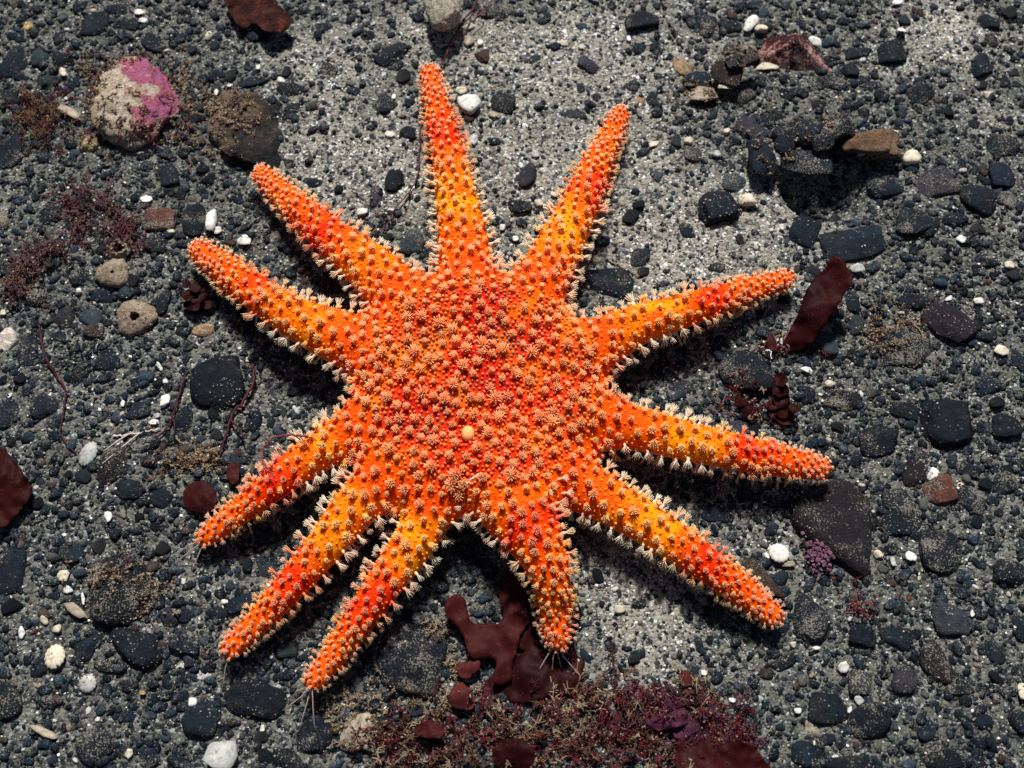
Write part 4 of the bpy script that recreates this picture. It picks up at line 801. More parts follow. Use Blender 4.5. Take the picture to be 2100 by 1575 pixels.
# pink knobbly crust growing on the large purple stone
cg = []
gen = np.random.default_rng(8)
for k in range(170):
    px, py = 1678 + gen.normal() * 13, 1136 + gen.normal() * 16; z = .0006 + gen.uniform(0, .0022); r = gen.uniform(.0003, .0009); cg.append((P(px, py, z), r))
V, F, C = blobs(np.array([c[0] for c in cg]), np.array([(c[1], c[1], c[1] * .35) for c in cg]), np.array([np.array(srgb(104, 66, 84)) * gen.uniform(.4, 1.5) for _ in cg]), 2, jitter=.12)
link("coralline_crust", mesh_np("coralline_crust", V, F, C), M_GRAIN, None, label="pink purple knobbly crust beside the large maroon black stone", cat="alga")
print("stones done", time.time() - T0)

# ------------------------------------------------------------------ red algae: blades
def blade(name, poly_px, mat, label, z0=.002, z1=None, axis=None, wave=.002, seed=1, off=(0, 0), scale=1.0, thick=.00035, cat="seaweed", parent=None, group=None, dome=0.0):
    pts = [((x * scale) + off[0], (y * scale) + off[1]) for x, y in poly_px]; n = len(pts); sm = []
    for i in range(n):
        p0, p1, p2, p3 = [np.array(pts[(i + k) % n]) for k in (-1, 0, 1, 2)]
        for k in range(5):
            t = k / 5; sm.append(.5 * ((2 * p1) + (-p0 + p2) * t + (2 * p0 - 5 * p1 + 4 * p2 - p3) * t * t + (-p0 + 3 * p1 - 3 * p2 + p3) * t ** 3))
    sm = np.array(sm); sm = sm + np.array([(nz((q[0], q[1], 0), .11, seed) * 2.6, nz((q[0], q[1], 3), .11, seed) * 2.6) for q in sm]); lo, hi = sm.min(0), sm.max(0); step = max(hi - lo) / 34
    def inside(x, y):
        c = False; j = len(sm) - 1
        for i in range(len(sm)):
            if (sm[i][1] > y) != (sm[j][1] > y) and x < (sm[j][0] - sm[i][0]) * (y - sm[i][1]) / (sm[j][1] - sm[i][1]) + sm[i][0]: c = not c
            j = i
        return c
    gen = np.random.default_rng(seed); extra = []
    for x in np.arange(lo[0], hi[0], step):
        for y in np.arange(lo[1], hi[1], step):
            u, w = x + gen.uniform(-.3, .3) * step, y + gen.uniform(-.3, .3) * step
            if inside(u, w) and np.min(np.hypot(sm[:, 0] - u, sm[:, 1] - w)) > step * .45: extra.append((u, w))
    vs = [Vector(v) for v in sm.tolist()] + [Vector(v) for v in extra]
    res = delaunay_2d_cdt(vs, [], [list(range(len(sm)))], 1, 1e-4); v2, f2 = res[0], [f for f in res[2] if len(f) == 3]
    ctr = (lo + hi) / 2; V = []
    for v in v2:
        q = (np.array(v) - lo) / (hi - lo); tpar = 0 if axis is None else (q @ np.array(axis[0]) + axis[1])
        z = z0 + (0 if z1 is None else (z1 - z0) * min(1, max(0, tpar)) ** 1.2)
        z += wave * 1.3 * (nz((v[0] * .008, v[1] * .008, seed), 1.2, seed) + .25 * nz((v[0] * .03, v[1] * .03, seed), 1.2, seed + 4)); z += dome * max(0, 1 - ((q[0] - .5) ** 2 + (q[1] - .5) ** 2) * 4)
        ed = float(np.min(np.hypot(sm[:, 0] - v[0], sm[:, 1] - v[1]))); z += wave * .35 * math.exp(-ed / 9.0) * nz((v[0] * .07, v[1] * .07, seed), 1.0, seed + 9)
        p = P(v[0], v[1], z); V.append((p[0], p[1], z + hv(p[0], p[1])))
    V = np.array(V); F = np.array(f2); m = len(V)
    # thickness: second sheet a little lower, rim closed
    W = V - np.array([0, 0, thick]); edges = {}
    for a, b, c in F:
        for e in ((a, b), (b, c), (c, a)): edges[e] = edges.get(e, 0) + 1
    rim = [(b, a, a + m, b + m) for (a, b) in edges if (b, a) not in edges]
    tri = [tuple(f) for f in F] + [tuple(int(x) + m for x in f[::-1]) for f in F]
    for a, b, c, d in rim: tri += [(a, b, d), (a, d, c)] if False else [(a, b, c), (a, c, d)]
    base = np.array([V[:, 0].mean(), V[:, 1].mean(), 0])
    o = link(name, mesh_np(name, np.concatenate([V, W]) - base, np.array(tri)), mat, parent, tuple(base), label=label, cat=cat, group=group)
    return o
th = 1 / 3
FR_A = [(690,515),(640,560),(645,640),(700,690),(750,760),(770,840),(800,890),(850,910),(920,890),(955,930),(930,1030),(960,1070),(1010,1060),(1050,1020),(1050,940),(1075,860),(1105,760),(1150,680),(1175,560),(1160,480),(1120,410),(1070,340),(1030,350),(1000,420),(975,540),(1000,610),(980,690),(900,680),(840,690),(790,660),(770,560),(740,520)]
blade("red_alga", FR_A, M_BLADE, "forked dark red seaweed frond under the bottom arm", z0=.0055, wave=.004, seed=3, off=(700, 1050), scale=th)
FR_B = [(1190,640),(1130,690),(1095,770),(1090,830),(1125,862),(1050,890),(1000,1000),(900,1020),(868,1120),(940,1170),(1150,1172),(1330,1130),(1440,1150),(1490,1110),(1480,1010),(1497,925),(1450,880),(1430,790),(1452,705),(1477,640),(1452,550),(1420,480),(1340,500),(1250,560)]
blade("red_alga", FR_B, M_BLADE_DARK, "broad dark red seaweed sheet spread below the bottom arm tip", z0=.003, wave=.004, seed=5, off=(700, 1050), scale=th)
blade("red_alga", [(740,1045),(690,1080),(655,1140),(680,1190),(760,1215),(810,1200),(820,1150),(790,1090)], M_BLADE_PINK, "small oval pinkish red blade right of the very large black stone", z0=.005, wave=.002, seed=6, off=(700, 1050), scale=th, dome=.002)
blade("red_alga", [(715,935),(840,912),(848,960),(775,1015),(722,1000)], M_BLADE_PINK, "small pale red blade above the oval pinkish red blade", z0=.006, wave=.002, seed=7, off=(700, 1050), scale=th)
blade("red_alga", [(1050,1395),(960,1420),(930,1490),(950,1560),(1080,1600),(1170,1560),(1190,1490),(1130,1410)], M_BLADE_DARK, "round dark red blade at the bottom edge below the broad sheet", z0=.007, wave=.003, seed=8, off=(700, 1050), scale=th, dome=.001)
blade("red_alga", [(540,1290),(460,1310),(450,1360),(520,1385),(610,1390),(635,1340),(600,1300)], M_BLADE, "flat dark red blade in the turf below the very large black stone", z0=.006, wave=.003, seed=18, off=(700, 1050), scale=th)
FR_R = [(920,20),(880,80),(800,160),(740,260),(700,370),(640,490),(610,590),(690,592),(760,570),(820,510),(870,430),(940,340),(980,260),(1030,180),(1040,120),(1003,80),(985,40)]
blade("red_alga", FR_R, M_BLADE, "upright strap-shaped red frond just right of the right arm tip", z0=.002, z1=.024, axis=((.35, -.65), .65), wave=.004, seed=9, off=(1400, 525), scale=th)
blade("red_alga", [(540,495),(515,520),(518,560),(545,590),(575,585),(575,540),(560,505)], M_BLADE, "small round red blade at the foot of the strap-shaped frond", z0=.003, wave=.001, seed=10, off=(1400, 525), scale=th)
blade("red_alga", [(-40,1190),(60,1225),(130,1320),(190,1420),(165,1500),(100,1580),(30,1640),(-60,1640)], M_BLADE_DARK, "big dark red blade at the left edge of the picture", z0=.006, wave=.004, seed=11, off=(0, 525), scale=th, dome=.001)
blade("red_alga", [(1240,1398),(1170,1420),(1135,1480),(1155,1560),(1230,1590),(1310,1580),(1345,1500),(1310,1430)], M_BLADE, "round red blade beside the tip of the left arm", z0=.004, wave=.002, seed=12, off=(0, 525), scale=th, dome=.001)
blade("red_alga", [(1440,1285),(1410,1310),(1408,1380),(1440,1420),(1475,1395),(1482,1310)], M_BLADE, "narrow upright red blade above the left arm tip", z0=.005, wave=.001, seed=13, off=(0, 525), scale=th)
blade("red_alga", [(1395,-30),(1420,90),(1490,185),(1560,140),(1640,195),(1740,195),(1800,130),(1780,80),(1710,20),(1660,-30)], crust_mat("rusty_blade", [(.35, srgb(24, 9, 8)), (.5, srgb(58, 20, 14)), (.62, srgb(104, 44, 30)), (.75, srgb(96, 72, 58))], 150), "rusty brown crumpled blade at the top edge, left", z0=.006, wave=.007, seed=14, off=(0, 0), scale=th)
blade("red_alga", [(-30,1395),(120,1400),(200,1432),(330,1420),(420,1450),(490,1530),(515,1600),(200,1640),(-30,1620)], M_BLADE_DARK, "broad maroon blade under silt at the bottom edge, right of centre", z0=.006, wave=.006, seed=15, off=(1400, 1050), scale=th)
blade("red_alga", [(-40,1290),(60,1285),(105,1310),(90,1350),(0,1400),(-60,1390)], M_BLADE_PURPLE, "small purple blade above the broad maroon blade", z0=.006, wave=.003, seed=16, off=(1400, 1050), scale=th)
blade("red_alga", [(-10,985),(30,980),(65,1010),(60,1060),(10,1075),(-20,1030)], M_BLADE_PINK, "little round pinkish blade on the sand below the bottom right arm", z0=.004, wave=.001, seed=17, off=(1400, 1050), scale=th)
blade("red_alga", [(1870,1290),(1980,1260),(2100,1210),(2130,1290),(2050,1330),(1930,1350)], M_BLADE_PURPLE, "ragged purple blade in the turf at the bottom", z0=.005, wave=.005, seed=27, off=(700, 1050), scale=th)
# curled algae made of many small round blades
def disc_alga(label, discs, mat, seed, off, scale=th):
    gen = np.random.default_rng(seed); x0, y0 = np.mean([d[0] for d in discs]) * scale + off[0], np.mean([d[1] for d in discs]) * scale + off[1]; b = P(x0, y0, 0)
    root = link("curled_alga", None, label=label, cat="seaweed", loc=(b[0], b[1], hv(b[0], b[1])))
    for (x, y, r, z) in discs:
        n = 9; poly = [(x + r * math.cos(2 * math.pi * k / n) * gen.uniform(.8, 1.15), y + r * .8 * math.sin(2 * math.pi * k / n) * gen.uniform(.8, 1.15)) for k in range(n)]
        o = blade("blade", poly, mat, None, z0=z, wave=.0025, seed=int(gen.integers(999)), off=off, scale=scale, cat=None)
        o.parent = root; o.location = Vector(o.location) - Vector(root.location)
disc_alga("curled clump of dark red blades right of the lower right arm", [(600,760,50,.009),(605,820,55,.0075),(612,875,60,.006),(622,930,70,.0045),(692,930,36,.006),(560,905,45,.004),(640,990,60,.003),(420,960,50,.003),(360,900,40,.003)], M_BLADE_DARK, 21, (1400, 525))
disc_alga("dark red beaded seaweed under the upper left arm tip", [(1190,180,40,.008),(1150,230,44,.007),(1210,250,46,.006),(1180,300,50,.005),(1250,200,40,.006),(1140,150,24,.009),(1205,330,36,.003),(1270,290,42,.004),(1135,175,20,.01)], M_BLADE_DARK, 22, (0, 525))

# ------------------------------------------------------------------ threads
M_THREAD = make_attr("thread", .6, .2, obj=True)
def thread(pts, r, label, col, lift=.001, name="alga_thread", branch=(), kz=None):
    c = []
    for i in range(len(pts) - 1):
        p0, p1, p2, p3 = [np.array(pts[min(max(i + k, 0), len(pts) - 1)][:2], float) for k in (-1, 0, 1, 2)]
        za, zb = (pts[i][2] if len(pts[i]) > 2 else lift), (pts[i + 1][2] if len(pts[i + 1]) > 2 else lift)
        for k in range(8):
            t = k / 8; q = .5 * ((2 * p1) + (-p0 + p2) * t + (2 * p0 - 5 * p1 + 4 * p2 - p3) * t * t + (-p0 + 3 * p1 - 3 * p2 + p3) * t ** 3); q = q + rng.normal(0, 1.1, 2)
            z = za * (1 - t) + zb * t; w = P(q[0], q[1], z); c.append((w[0], w[1], z + hv(w[0], w[1])))
    c = np.array(c); parts = [tube(c, r, r * .6, 6)]
    for f, dx, dy, L in branch:
        a = c[int(f * (len(c) - 1))]; b = a + np.array([dx, -dy, .3]) * .0002 * L; m = (a + b) / 2 + np.array([.0008, .0006, .0006]); parts.append(tube([a, m, b], r * .7, r * .4, 5))
    V, F = join(parts); base = np.array([c[0][0], c[0][1], 0]); link(name, mesh_np(name, V - base, F), M_THREAD, None, tuple(base), label=label, cat="seaweed", color=col)
rc = srgb(78, 28, 32)
thread([(985,-20,.006),(955,30,.006),(930,70,.005),(912,115,.003),(900,140,.004)], .00055, "dark red thread hanging from the top edge to the top arm", rc, branch=[(.4, 1, -1, 40), (.6, -1, .6, 30)])
thread([(1000,-20,.006),(990,15,.006),(960,45,.005),(925,85,.004)], .0003, "thinner reddish thread right beside the dark red top thread", srgb(120, 60, 62))
thread([(864,190,.001),(862,300,.001),(856,360,.0015),(838,395,.002),(812,425,.002),(790,460,.002),(762,480,.002)], .00042, "fine red thread curving down left of the top arm", rc, branch=[(.75, -1, .5, 60), (.5, -.3, 1, 40)])
thread([(515,745,.002),(518,780,.003),(500,825,.003),(480,850,.002),(465,900,.002),(452,940,.002)], .00075, "dark red branched thread right of the round black stone", srgb(60, 20, 26), branch=[(.7, .6, .8, 60), (.5, .8, .5, 30)])
thread([(383,768,.002),(368,810,.002),(358,850,.002),(340,885,.002),(318,902,.001)], .0006, "dark red thread left of the round black stone", srgb(60, 20, 26), branch=[(.6, .3, 1, 40)])
thread([(80,668,.001),(90,725,.001),(110,765,.0015),(133,800,.002),(130,850,.001),(125,890,.001),(160,935,.001)], .0006, "long dark red thread near the left edge", srgb(60, 22, 28))
thread([(632,898,.027),(600,895,.023),(560,903,.019),(540,930,.017),(545,958,.020),(568,985,.0255)], .0005, "pinkish red thread looped over the left arm", srgb(126, 56, 60))
thread([(235,898,.001),(275,893,.001),(300,888,.001),(332,882,.001)], .0005, "pale forked twig left of the dark red threads", srgb(190, 172, 160), branch=[(.3, -1, 1, 40), (.55, -1, 1.2, 60)])
thread([(1250,534,.001),(1285,552,.001),(1312,570,.001)], .0004, "thin tan twig lying between the upper right and right arms", srgb(150, 130, 100))
thread([(958,996,.0325),(968,984,.0333),(985,974,.0325)], .0004, "short white splinter lying on the star's disc", srgb(235, 205, 190), name="splinter")
thread([(1570,722,.006),(1578,722,.006),(1580,730,.006),(1581,738,.006)], .0003, "tiny white worm curled on the rounded stone", srgb(225, 220, 215), name="worm")
thread([(1860,645,.003),(1885,670,.002),(1905,700,.002)], .0004, "thin tan twig beside the silted stone at right", srgb(140, 124, 96))

# ------------------------------------------------------------------ filament turf
def turf(name, label, spots_px, n, ln, cols, seed, r=.0003, up=.9, crumbs=0.0, spread=1.0, z0=.0, kind=None, crumb_col=(170, 152, 122)):
    gen = np.random.default_rng(seed); parts = []; C = []; cr = []
    for k in range(n):
        cx, cy, sx, sy = spots_px[int(gen.integers(len(spots_px)))]; x, y = cx + gen.normal() * sx, cy + gen.normal() * sy; p = P(x, y, z0)
        p[2] = surf(p[0], p[1]); base = np.array(cols[int(gen.integers(len(cols)))]) * gen.uniform(.6, 1.3)
        d = np.array([gen.normal() * spread, gen.normal() * spread, up]); d /= np.linalg.norm(d); L = ln * gen.uniform(.5, 1.4); pts = [p - np.array([0, 0, .0005])]
        m = 5
        for q in range(m):
            d = d + gen.normal(0, .38, 3); d[2] = d[2] * .85; d /= np.linalg.norm(d); nx = pts[-1] + d * L / m; pts.append(nx)
        v, f = tube(pts, r, r * .6, 3); parts.append((v, f)); C.append(np.repeat(base[None], len(v), 0))
        for q in range(1, m + 1):
            for _ in range(3):
                e = d * .3 + gen.normal(0, 1, 3); e[2] = abs(e[2]) * .6; e /= np.linalg.norm(e); a = pts[q]; l2 = L * gen.uniform(.12, .3); b = a + e * l2
                v, f = tube([a, b], r * .75, r * .45, 3); parts.append((v, f)); C.append(np.repeat(base[None] * 1.15, len(v), 0))
                if gen.uniform() < crumbs * .5: cr.append(b)
            if gen.uniform() < crumbs: cr.append(pts[q])
    V, F = join(parts); C = np.concatenate(C)
    if cr:
        cr = np.array(cr); rr = .0002 + .0008 * gen.uniform(0, 1, len(cr)) ** 2.5; cc = np.array(srgb(*crumb_col))[None] * gen.uniform(.45, 1.15, (len(cr), 1))
        v2, f2, c2 = blobs(cr, np.stack([rr, rr * .55, rr * .5], 1), cc, -1, jitter=.35, gen=gen, nvar=14); F = np.concatenate([F, f2 + len(V)]); V = np.concatenate([V, v2]); C = np.concatenate([C, c2])
    base = np.array([V[:, 0].mean(), V[:, 1].mean(), 0]); link(name, mesh_np(name, V - base, F, C), M_TURF, None, tuple(base), label=label, cat="seaweed", kind=kind)
BV3 = np.concatenate(big_V); BF3 = np.concatenate(big_F); BIG = BVHTree.FromPolygons(BV3.tolist(), BF3.tolist(), all_triangles=True)
def surf(x, y):
    hit = BIG.ray_cast(Vector((x, y, .1)), Vector((0, 0, -1)))[0]; g = hv(x, y)
    return max(g, hit[2]) if hit is not None else g
mau, mau2, brn, tan_, red_ = srgb(112, 70, 74), srgb(92, 48, 56), srgb(112, 84, 62), srgb(150, 130, 104), srgb(96, 30, 36)
turf("filament_alga", "brown red bushy filament alga left of the pink crusted rock", [(92, 262, 26, 24), (75, 240, 24, 20)], 110, .0075, [brn, mau2, brn], 41, crumbs=.12)
turf("filament_alga", "mauve branching filament alga above the large black pebbles at left", [(190, 425, 24, 16), (165, 480, 10, 30), (235, 470, 18, 18), (262, 490, 12, 12), (150, 440, 14, 14)], 170, .0075, [srgb(96, 68, 66), srgb(104, 76, 72), mau2], 42, crumbs=.12, r=.00034)
turf("filament_alga", "mauve filament strand along the left edge above the limpet", [(50, 560, 12, 22), (80, 535, 18, 8), (35, 600, 8, 16), (110, 520, 20, 8)], 130, .0075, [srgb(96, 68, 66), srgb(104, 76, 72)], 43, crumbs=.15, r=.00034)
turf("filament_alga", "tan brown turf fringing the pink crusted rock", [(200, 150, 26, 18), (185, 215, 16, 36), (240, 290, 44, 12), (330, 285, 34, 12), (375, 165, 14, 16), (370, 240, 14, 30), (285, 128, 40, 10), (235, 230, 26, 40), (300, 270, 40, 14)], 330, .0042, [brn, tan_, mau], 44, crumbs=.3)
turf("filament_alga", "brown silty turf on the black rock right of the pink crust", [(430, 240, 28, 22), (470, 215, 34, 16), (440, 290, 34, 24), (500, 250, 24, 20), (400, 215, 20, 12)], 230, .0036, [brn, tan_, tan_, mau], 45, crumbs=.5)
turf("filament_alga", "tan silty turf patch above the left arm tip", [(400, 935, 30, 18), (372, 960, 18, 14), (430, 955, 16, 10)], 110, .0045, [brn, tan_], 46, crumbs=.4)
turf("filament_alga", "silty turf fringe along the bottom edge under the broad red sheet", [(1000, 1475, 34, 14), (1130, 1455, 12, 8), (1270, 1450, 16, 26), (940, 1540, 50, 22), (1070, 1560, 60, 18), (1240, 1545, 50, 24), (1380, 1560, 50, 16), (850, 1560, 40, 14), (800, 1505, 22, 20), (1180, 1520, 26, 14), (1310, 1500, 20, 16), (900, 1470, 12, 20), (1060, 1510, 24, 12), (1420, 1420, 10, 14), (1200, 1440, 8, 10)], 640, .0085, [tan_, brn, srgb(84, 54, 48), mau2, srgb(92, 66, 64), red_], 47, crumbs=.22, r=.00036)
turf("filament_alga", "purple red filament turf at the bottom right of centre", [(1400, 1480, 40, 26), (1450, 1500, 40, 24), (1340, 1460, 30, 16), (1480, 1545, 36, 18)], 380, .008, [mau2, red_, mau, srgb(84, 50, 70)], 48, crumbs=.22)
turf("filament_alga", "tan crumbly turf around the very large black stone", [(945, 1385, 18, 26), (955, 1430, 18, 18), (780, 1430, 20, 18), (830, 1445, 50, 12), (905, 1290, 22, 12), (700, 1450, 22, 24), (720, 1520, 26, 22)], 210, .004, [tan_, brn, tan_], 49, crumbs=.6)
turf("filament_alga", "maroon filament alga bits by the curled clump of red blades", [(1500, 812, 26, 12), (1540, 830, 28, 12), (1600, 720, 22, 10), (1570, 850, 24, 10)], 120, .0045, [red_, mau2, tan_], 50, crumbs=.35)
turf("filament_alga", "silt clotted turf on the silted stone at right", [(1830, 690, 36, 20), (1860, 650, 28, 14), (1800, 670, 14, 24)], 130, .0034, [tan_, brn, mau2], 51, crumbs=.6)
turf("filament_alga", "silty turf speckling the very large black stone at lower left", [(270, 1180, 36, 26), (300, 1220, 30, 34), (240, 1200, 40, 26)], 120, .003, [brn, tan_, mau2], 52, crumbs=.6)
turf("filament_alga", "pale fringe on the raised rubble pile at upper right", [(1420, 180, 20, 10), (1450, 200, 20, 8), (1510, 140, 22, 8)], 60, .003, [tan_, brn], 53, crumbs=.6)
turf("filament_alga", "crusty growth on the raised stone clump at upper right", [(1600, 350, 16, 16), (1570, 370, 12, 10), (1650, 300, 40, 8), (1710, 250, 20, 10), (1545, 300, 14, 20)], 70, .003, [red_, brn, tan_], 55, crumbs=.5)
turf("filament_alga", "pinkish wisps at the foot of the large maroon black stone", [(1770, 1230, 14, 16), (1755, 1250, 12, 10)], 50, .0036, [red_, mau], 54, crumbs=.3)
print("algae done", time.time() - T0)

# ------------------------------------------------------------------ gravel: single pebbles, then the mass of small grains
lo = P(-170, 1700); hi = P(2270, -140); X0, X1 = P(-220, 0)[0], P(2320, 0)[0]; Y0, Y1 = P(0, 1720)[1], P(0, -160)[1]
g2 = np.random.default_rng(99)
n_dark = sum(1 for s in STONES + CLUMP if s[5] in 'KDPGSMB'); HD = Hash(.02)
PEB = []
for (x, y, r) in DARK: pass
foot = list(DARK)
def free(x, y, r):
    for a, b, c in foot:
        if (a - x) ** 2 + (b - y) ** 2 < (c * .82 + r) ** 2: return False
    return True
peb_me = []
for k in range(14):
    v, f = pebble(np.random.default_rng(500 + k), 11, 8 if k % 2 else 14, 2, .06); peb_me.append(mesh_np("pebble", v, f))
tries = 0; made = 0; want = max(0, 300 - n_dark)
fx0, fx1 = P(30, 787)[0], P(2070, 787)[0]
while made < want and tries < 20000:
    tries += 1; px, py = g2.uniform(15, 2085), g2.uniform(15, 1560); q = P(px, py); r = g2.uniform(.0019, .0032)
    if g2.uniform() < sandy(q[0], q[1]) * .7 or in_star(q[0], q[1], -.006) or not free(q[0], q[1], r): continue
    foot.append((q[0], q[1], r)); z = hv(q[0], q[1]) + r * .15; c = np.array(COLS['KKKGPS'[int(g2.integers(6))]]) * g2.uniform(.8, 1.5)
    o = link("pebble", peb_me[int(g2.integers(14))], M_STONE, None, (q[0], q[1], z), label="small dark pebble half sunk in the speckled sand", cat="stone", group="small dark pebbles scattered on the sand", color=tuple(c)); o.color[3] = g2.uniform(0, .9)
    o.scale = (r * g2.uniform(.9, 1.35), r * g2.uniform(.75, 1.1), r * g2.uniform(.55, .75)); o.rotation_euler = (g2.normal() * .15, g2.normal() * .15, g2.uniform(0, 6.28)); made += 1; lab_items.append([o, px, py, 'half sunk dark pebble'])
chip_me = []
for k in range(8):
    v, f = chip(np.random.default_rng(900 + k)) if k % 2 else pebble(np.random.default_rng(900 + k), 9, 9, 1, .06); chip_me.append(mesh_np("shell_chip", v, f, smooth=bool(k % 2 == 0)))
made = 0
while made < 150:
    px, py = g2.uniform(15, 2085), g2.uniform(15, 1560); q = P(px, py); r = g2.uniform(.0007, .0014)
    if in_star(q[0], q[1], -.004) or not free(q[0], q[1], r): continue
    c = np.clip(np.array(COLS['WWCTCO'[int(g2.integers(6))]]) * g2.uniform(.75, 1.0), 0, .85)
    o = link("shell_chip", chip_me[int(g2.integers(8))], M_SHELL, None, (q[0], q[1], hv(q[0], q[1]) + r * .3), label="tiny pale shell chip among the dark grains", cat="shell", group="tiny pale shell chips on the sand", color=tuple(c))
    o.scale = (r * g2.uniform(.9, 1.5), r * g2.uniform(.6, .9), r * g2.uniform(.5, .7)); o.rotation_euler = (g2.normal() * .2, g2.normal() * .2, g2.uniform(0, 6.28)); made += 1; lab_items.append([o, px, py, 'pale shell chip'])

def scatter(n, rmin, rmax, pw, cols, weights, name, label, sandw, flat=(.5, .85), sink=.2, stone_keep=1.0, sub=0, jitter=.22, seed=1, clump=0.0, cut=None):
    g = np.random.default_rng(seed); pos = []; rr = []; cc = []; cols = np.array(cols); k = 0
    wcum = np.cumsum(weights) / np.sum(weights)
    while len(pos) < n and k < n * 12:
        k += 1; x, y = g.uniform(X0, X1), g.uniform(Y0, Y1)
        if g.uniform() < .35: x += g.normal() * .06; y += g.normal() * .06
        s = sandy(x, y)
        if g.uniform() < s * sandw: continue
        if clump and nz((x, y, 0), 70, seed) + .4 * nz((x, y, 0), 240, seed + 3) < clump + g.normal() * .08: continue
        r = rmin + (rmax - rmin) * g.uniform() ** pw; gz = hv(x, y); z = surf(x, y); on = z > gz + .0008
        if on and (g.uniform() > stone_keep or r > .0006): continue
        if g.uniform() < .9 and in_star(x, y, .006): continue
        c = cols[int(np.searchsorted(wcum, g.uniform()))] * g.uniform(.6, 1.4)
        f = g.uniform(*flat); pos.append((x, y, z + r * f * (.5 - sink))); rr.append((r * g.uniform(.9, 1.35), r * g.uniform(.7, 1.05), r * f)); cc.append(np.clip(c, 0, .85))
    V, F, C = blobs(np.array(pos), np.array(rr), np.array(cc), sub, jitter=jitter, gen=g, nvar=24 if sub > 0 else 12, cut=(sub > 0 or bool(cut)))
    o = link(name, mesh_np(name, V, F, C, smooth=False), M_GRAIN, None, label=label, cat=None, kind="stuff")
K1, K2, K3 = (.0040, .0080, .0132), (.007, .0136, .0212), (.016, .027, .037)
scatter(3700, .0016, .0025, 1.5, [K1, K2, K3, (.04, .024, .02), (.06, .056, .05)], [5, 4, 1.4, .5, .3], "gravel", "coarse dark gravel grains filling the gaps between the pebbles", 1.15, sub=1, jitter=.16, seed=61, stone_keep=0, sink=.55)
scatter(9000, .0009, .0016, 1.5, [K1, K2, K3, (.04, .024, .02), (.07, .065, .055)], [5, 4, 1.6, .5, .5], "medium_gravel", "medium dark gravel grains bedded in the sand", .97, cut=True, seed=66, stone_keep=0, sink=.5)
scatter(28000, .0003, .0013, 1.6, [K1, K2, K3, (.12, .11, .09), (.09, .035, .028)], [5, 4, 2.5, 1.2, .25], "fine_gravel", "fine dark grit peppering the sand", .78, seed=62, stone_keep=.02, sink=.4)
scatter(12000, .0003, .0009, 1.8, [(.29, .27, .225), (.37, .345, .29), (.21, .2, .17), (.44, .405, .325)], [4, 3, 3, 1], "sand_grains", "coarse beige sand grains between the gravel", .1, seed=63, stone_keep=.03, sub=-1, jitter=.3)
scatter(10000, .0002, .0010, 3.2, [(.75, .73, .68), (.62, .57, .47), (.5, .36, .24)], [5, 3, 1], "shell_grit", "tiny white and cream shell grit sprinkled over the gravel", .1, flat=(.3, .7), seed=64, stone_keep=.1, sub=-1, jitter=.3)
scatter(21000, .00016, .00065, 2.0, [(.26, .23, .18), (.31, .28, .225), (.19, .17, .135)], [4, 3, 3], "silt_crumbs", "tan silt crumbs lying in patches on stones and sand", .2, seed=65, stone_keep=1.0, clump=.16, sub=-1, jitter=.35)
print("gravel done", time.time() - T0)

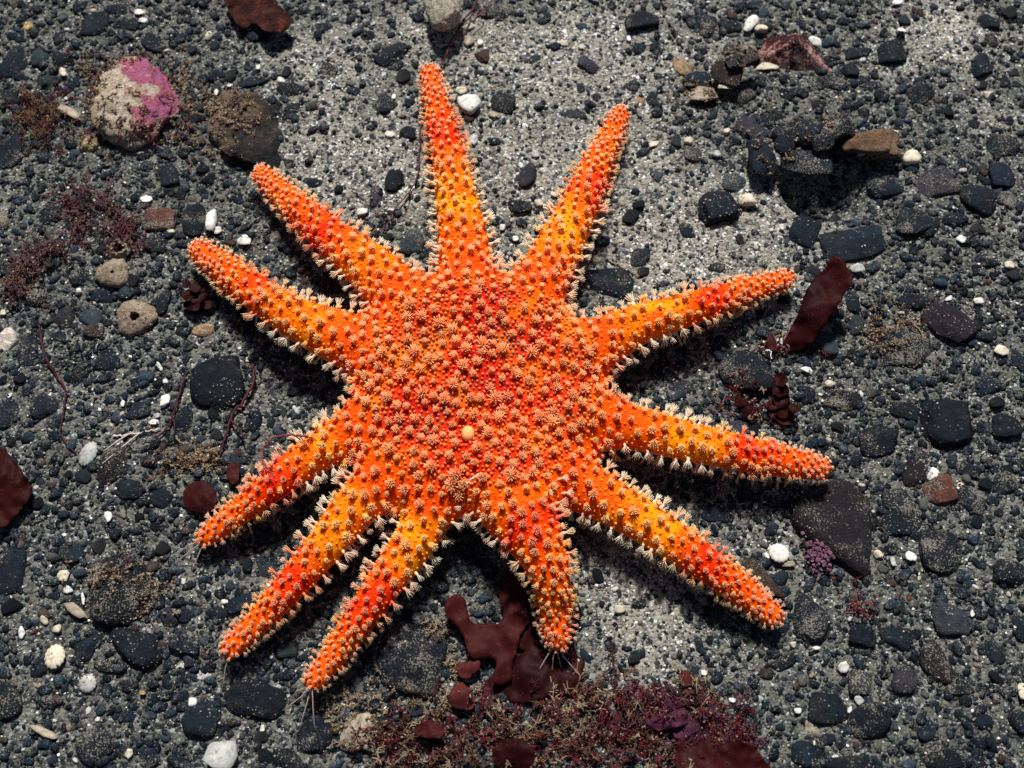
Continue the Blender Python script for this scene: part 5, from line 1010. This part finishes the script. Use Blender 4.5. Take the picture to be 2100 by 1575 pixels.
# ------------------------------------------------------------------ labels that single out each stone and shell
LAND = [("the top arm tip", 882, 145), ("the upper right arm tip", 1272, 235), ("the right arm tip", 1612, 575), ("the lower right arm tip", 1685, 960), ("the bottom right arm tip", 1588, 1268), ("the bottom arm tip", 1143, 1312), ("the lower left arm tip", 642, 1400),
        ("the far lower left arm tip", 472, 1330), ("the left arm tip", 422, 1105), ("the upper left arm tip", 408, 515), ("the top left arm tip", 540, 360), ("the pink crusted rock", 278, 215), ("the holed limpet", 276, 648), ("the round black stone", 445, 787),
        ("the brown shell", 1786, 296), ("the pink triangular shell", 1627, 100), ("the brick red stone at right", 1930, 1005), ("the square black stone", 1950, 862), ("the top left corner", 0, 0), ("the top right corner", 2100, 0), ("the bottom left corner", 0, 1575),
        ("the bottom right corner", 2100, 1575), ("the strap-shaped frond", 1690, 620), ("the white pebble near the top arm", 963, 210), ("the big maroon stone", 1708, 1078), ("the left edge blade", 20, 990), ("the cream blob", 912, 8), ("the dark shadow hollow", 1690, 395)]
SPECIAL = {(445, 787): "large round black stone left of the star below the upper left arm", (1950, 862): "large square black stone near the right edge", (1930, 1005): "brick red angular stone near the right edge", (963, 210): "bright white pebble right of the top arm",
           (1708, 1078): "very large maroon black stone below the lower right arm tip", (850, 1357): "very large black rounded stone between the lower left and bottom arms", (325, 446): "brick red angular stone left of the top left arm", (1947, 658): "dark brown upright slab right of the strap-shaped frond",
           (455, 1550): "pale grey pointed shell shard at the bottom edge, left", (110, 1345): "cream ribbed domed shell near the lower left corner", (1600, 1131): "white domed shell left of the large maroon black stone", (432, 448): "long white pebble right of the brick red stone",
           (260, 1207): "very large silt speckled black stone left of the far lower left arm", (1530, 762): "large rounded black stone between the right and lower right arms"}
WORD = ["nearest", "second", "third", "fourth", "fifth", "sixth", "seventh", "eighth", "ninth", "tenth", "eleventh", "twelfth", "thirteenth", "fourteenth", "fifteenth"]
bucket = {}
for it in lab_items:
    o, x, y, noun = it
    if (x, y) in SPECIAL: o["label"] = SPECIAL[(x, y)]; continue
    nm, lx, ly = min((L for L in LAND if math.hypot(L[1] - x, L[2] - y) > 18), key=lambda L: math.hypot(L[1] - x, L[2] - y))
    dx, dy = x - lx, y - ly; h = "right of" if dx > 0 else "left of"; v = "below" if dy > 0 else "above"
    rel = h if abs(dx) > 2.2 * abs(dy) else v if abs(dy) > 2.2 * abs(dx) else v + " " + h
    bucket.setdefault((noun, rel, nm), []).append((math.hypot(dx, dy), o))
for (noun, rel, nm), lst in bucket.items():
    for k, (d, o) in enumerate(sorted(lst, key=lambda e: e[0])):
        o["label"] = (WORD[k] + " " if len(lst) > 1 else "") + f"{noun} {rel} {nm}"
print("done", time.time() - T0, len(spots), NF, len(pp), sum(len(m.polygons) for m in bpy.data.meshes))
